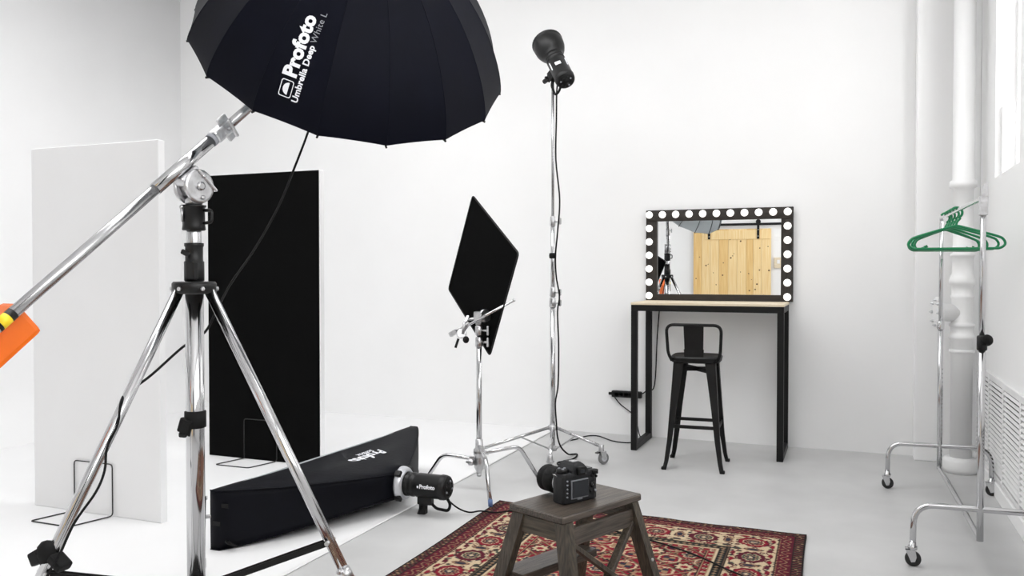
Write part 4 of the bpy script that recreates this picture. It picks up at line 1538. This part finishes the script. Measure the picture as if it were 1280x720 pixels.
# body: rounded plan section swept up with a softer top
plan = [(-.073, -.022), (-.066, -.030), (-.02, -.032), (.055, -.031), (.071, -.024), (.074, -.006), (.074, .030), (.070, .046), (.058, .050), (.044, .046), (.038, .030), (.030, .026), (-.055, .026), (-.070, .022), (-.074, .006)]
m = MB(RK)
rows = [(.985, .0, .0), (1.0, .004, 0), (1.0, .070, 0), (.985, .082, 0), (.94, .090, 0), (.86, .093, 0)]
npn = len(plan)
vs = [(x * s, y * s, z) for (s, z, _) in rows for (x, y) in plan]
fs = [(i * npn + k, i * npn + (k + 1) % npn, (i + 1) * npn + (k + 1) % npn, (i + 1) * npn + k) for i in range(len(rows) - 1) for k in range(npn)]
fs += [list(range(npn))[::-1], list(range((len(rows) - 1) * npn, len(rows) * npn))]
m.add(vs, fs, False)
kpart(m, 'body', 'camera')
# pentaprism hump
m = MB(RK)
hv = []
for (z, x0, x1, y0, y1) in ((.084, -.040, .036, -.030, .040), (.100, -.034, .030, -.028, .044), (.114, -.024, .020, -.022, .042), (.121, -.016, .012, -.014, .034)):
    hv += [(x0, y0, z), (x1, y0, z), (x1, y1, z), (x0, y1, z)]
fs = [(i * 4 + k, i * 4 + (k + 1) % 4, (i + 1) * 4 + (k + 1) % 4, (i + 1) * 4 + k) for i in range(3) for k in range(4)] + [(12, 13, 14, 15)]
m.add(hv, fs)
kpart(m, 'prism_housing', 'camera')
kpart(MB(RK).box((-.002, .004, .1215), (.020, .020, .004), bev=.001), 'hot_shoe', 'satin')
ey = kpart(MB(RK).box((-.002, -.034, .098), (.034, .012, .026), bev=.005), 'eyecup', 'blackrub')
kpart(MB(RK).box((-.002, -.0405, .098), (.020, .002, .013), bev=.001), 'eyepiece', 'lcd', ey)
sc_ = kpart(MB(RK).box((-.008, -.0335, .042), (.072, .005, .060), bev=.002), 'screen_cover', 'clear', None, 'clear plastic screen cover')
kpart(MB(RK).box((-.008, -.0365, .043), (.065, .002, .051)), 'screen', 'lcd', sc_)
kpart(MB(RK).box((-.008, -.0345, .0115), (.020, .004, .006), bev=.001), 'cover_tab', 'clear', sc_)
for k in range(5):
    kpart(MB(RK).lathe([(.0026, 0), (.0026, .003), (.002, .0034)], xf((-.058, -.031, .022 + k * .0125), frame_from((0, -1, 0))), 10), 'button', 'greyprint')
for (x, z, r, mt2) in ((.048, .048, .010, 'blackpl'), (.048, .048, .0045, 'greyprint'), (.046, .074, .0045, 'blackpl'), (.058, .028, .004, 'greyprint'), (.040, .026, .004, 'blackpl'), (.062, .072, .004, 'blackpl')):
    kpart(MB(RK).lathe([(r, 0), (r, .003 if r > .009 else .005), (r * .7, .006)], xf((x, -.031, z), frame_from((0, -1, 0))), 14), 'button', mt2)
kpart(MB(RK).lathe([(.018, .0), (.018, .010), (.016, .012), (.0, .012)], xf((-.052, .0, .092)), 20), 'mode_dial', 'blackpl')
for k in range(3):
    kpart(MB(RK).lathe([(.004, 0), (.004, .002), (.003, .003)], xf((-.052 + .010 * math.cos(2.1 * k), .010 * math.sin(2.1 * k), .104)), 8), 'button', 'greyprint')
kpart(MB(RK).box((.052, .004, .0935), (.030, .030, .003), bev=.001), 'top_display', 'lcd')
kpart(MB(RK).lathe([(.009, 0), (.009, .006), (.006, .008)], xf((.058, .038, .090)), 14), 'shutter_button', 'satin')
kpart(MB(RK).lathe([(.013, -.006), (.013, .006)], xf((.060, -.026, .086), frame_from((0, 0, 1))), 18), 'command_dial', 'blackrub')
for sx in (-1, 1):
    kpart(MB(RK).tube([(sx * .076, -.004, .084), (sx * .082, .0, .090), (sx * .082, .008, .090), (sx * .076, .010, .084)], .0014, 6), 'strap_lug', 'satin')
lz = .048
ln = xf((-.010, 0, lz), frame_from((0, 1, 0)))
kpart(MB(RK).lathe([(.034, .022), (.034, .030), (.036, .031), (.036, .045), (.038, .046), (.038, .060), (.040, .062), (.0425, .066), (.0425, .098), (.041, .100), (.041, .106), (.0425, .108), (.0425, .126), (.040, .130), (.037, .130), (.036, .120), (1e-6, .112)], ln, 32), 'lens_barrel', 'blackrub')
kpart(MB(RK).lathe([(.0385, .0485), (.0392, .049), (.0392, .0515), (.0385, .052)], ln, 32, caps=False), 'lens_ring', 'satin')
kpart(MB(RK).box((-.050, .020, .058), (.010, .014, .016), bev=.003), 'release_button', 'satin')

# ================================================================== REAR WALL: SLIDING PINE DOOR (seen in the mirror)
DX0, DX1, DZ1 = -2.76, -1.33, 2.14
dy = YF + .06
dr = thing('sliding_door', 'sliding door of knotty pine planks hanging on the rear wall', 'door', ((DX0 + DX1) / 2, dy, .02))
npk = 9
rn = random.Random(5)
xcur = DX0
wds = [rn.uniform(.13, .18) for _ in range(npk)]
sc2 = (DX1 - DX0) / sum(wds)
for k, wd in enumerate(wds):
    wd *= sc2
    p = MB().box((xcur + wd / 2, dy, .02 + (DZ1 - .02) / 2), (wd - .003, .035, DZ1 - .02), bev=.003).part('plank', 'pine' if k % 3 == 0 else 'pine2', dr)
    for q in range(5):
        MB().lathe([(rn.uniform(.008, .016), 0), (.006, .001)], xf((xcur + rn.uniform(.03, wd - .03), dy + .0175, rn.uniform(.2, 2.05)), frame_from((0, 1, 0))), 9).part('knot', 'knot', p)
    xcur += wd
for z in (2.03, .15):
    MB().box(((DX0 + DX1) / 2 + .1, dy + .028, z), (DX1 - DX0 - .25, .02, .17), bev=.003).part('batten', 'pine2', dr)
for x in (-2.46, -1.56):
    h = MB().box((x, dy + .046, 2.10), (.045, .008, .30), bev=.002).part('hanger_strap', 'blackmetal', dr)
    MB().lathe([(.045, -.01), (.045, .01)], xf((x, dy + .03, 2.27), frame_from((0, 1, 0))), 18).part('roller', 'blackmetal', dr)
    for z in (2.0, 2.12):
        MB().lathe([(.011, 0), (.008, .006)], xf((x, dy + .05, z), frame_from((0, 1, 0))), 8).part('bolt', 'satin', h)
rl = thing('door_rail', 'black steel rail above the pine sliding door', 'rail', (-1.98, YF + .05, 2.19))
MB().box((-1.98, YF + .075, 2.225), (1.95, .01, .045), bev=.002).part('track', 'blackmetal', rl)
for k in range(6):
    MB().lathe([(.014, 0), (.014, .072)], xf((-2.88 + k * .36, YF + .001, 2.225), frame_from((0, 1, 0))), 10).part('spacer', 'satin', rl)
sx_ = thing('switch_box', 'pale wooden switch box on the rear wall beside the sliding door', 'switch', (-1.20, YF, 1.44))
MB().box((-1.20, YF + .02, 1.50), (.16, .04, .20), bev=.004).part('box', 'tabletop', sx_)
MB().box((-1.20, YF + .043, 1.52), (.05, .008, .07), bev=.002).part('rocker', 'white', sx_)

# black drape on the rear wall, added to give the chrome dark reflections
m = MB()
x0, x1, zt, zb = -.60, .76, 3.5, .03
nx_ = 120
vs, fs = [], []
for j in range(2):
    for i in range(nx_ + 1):
        x = x0 + (x1 - x0) * i / nx_
        vs.append((x, YF + .09 + .035 * math.sin(i * .62) + .012 * math.sin(i * .23), zt if j == 0 else zb))
fs = [(i, i + 1, nx_ + 2 + i, nx_ + 1 + i) for i in range(nx_)]
m.add(vs, fs, True)
cu_ = thing('curtain', 'black pleated backdrop curtain hanging on the rear wall', 'curtain', ((x0 + x1) / 2, YF + .09, zb))
p = m.part('drape', 'blackboard', cu_)
sol = p.modifiers.new('thickness', 'SOLIDIFY')
sol.thickness = .003
MB().tube([(x0 - .05, YF + .09, zt + .02), (x1 + .04, YF + .09, zt + .02)], .014, 10).part('curtain_rod', 'blackmetal', cu_)
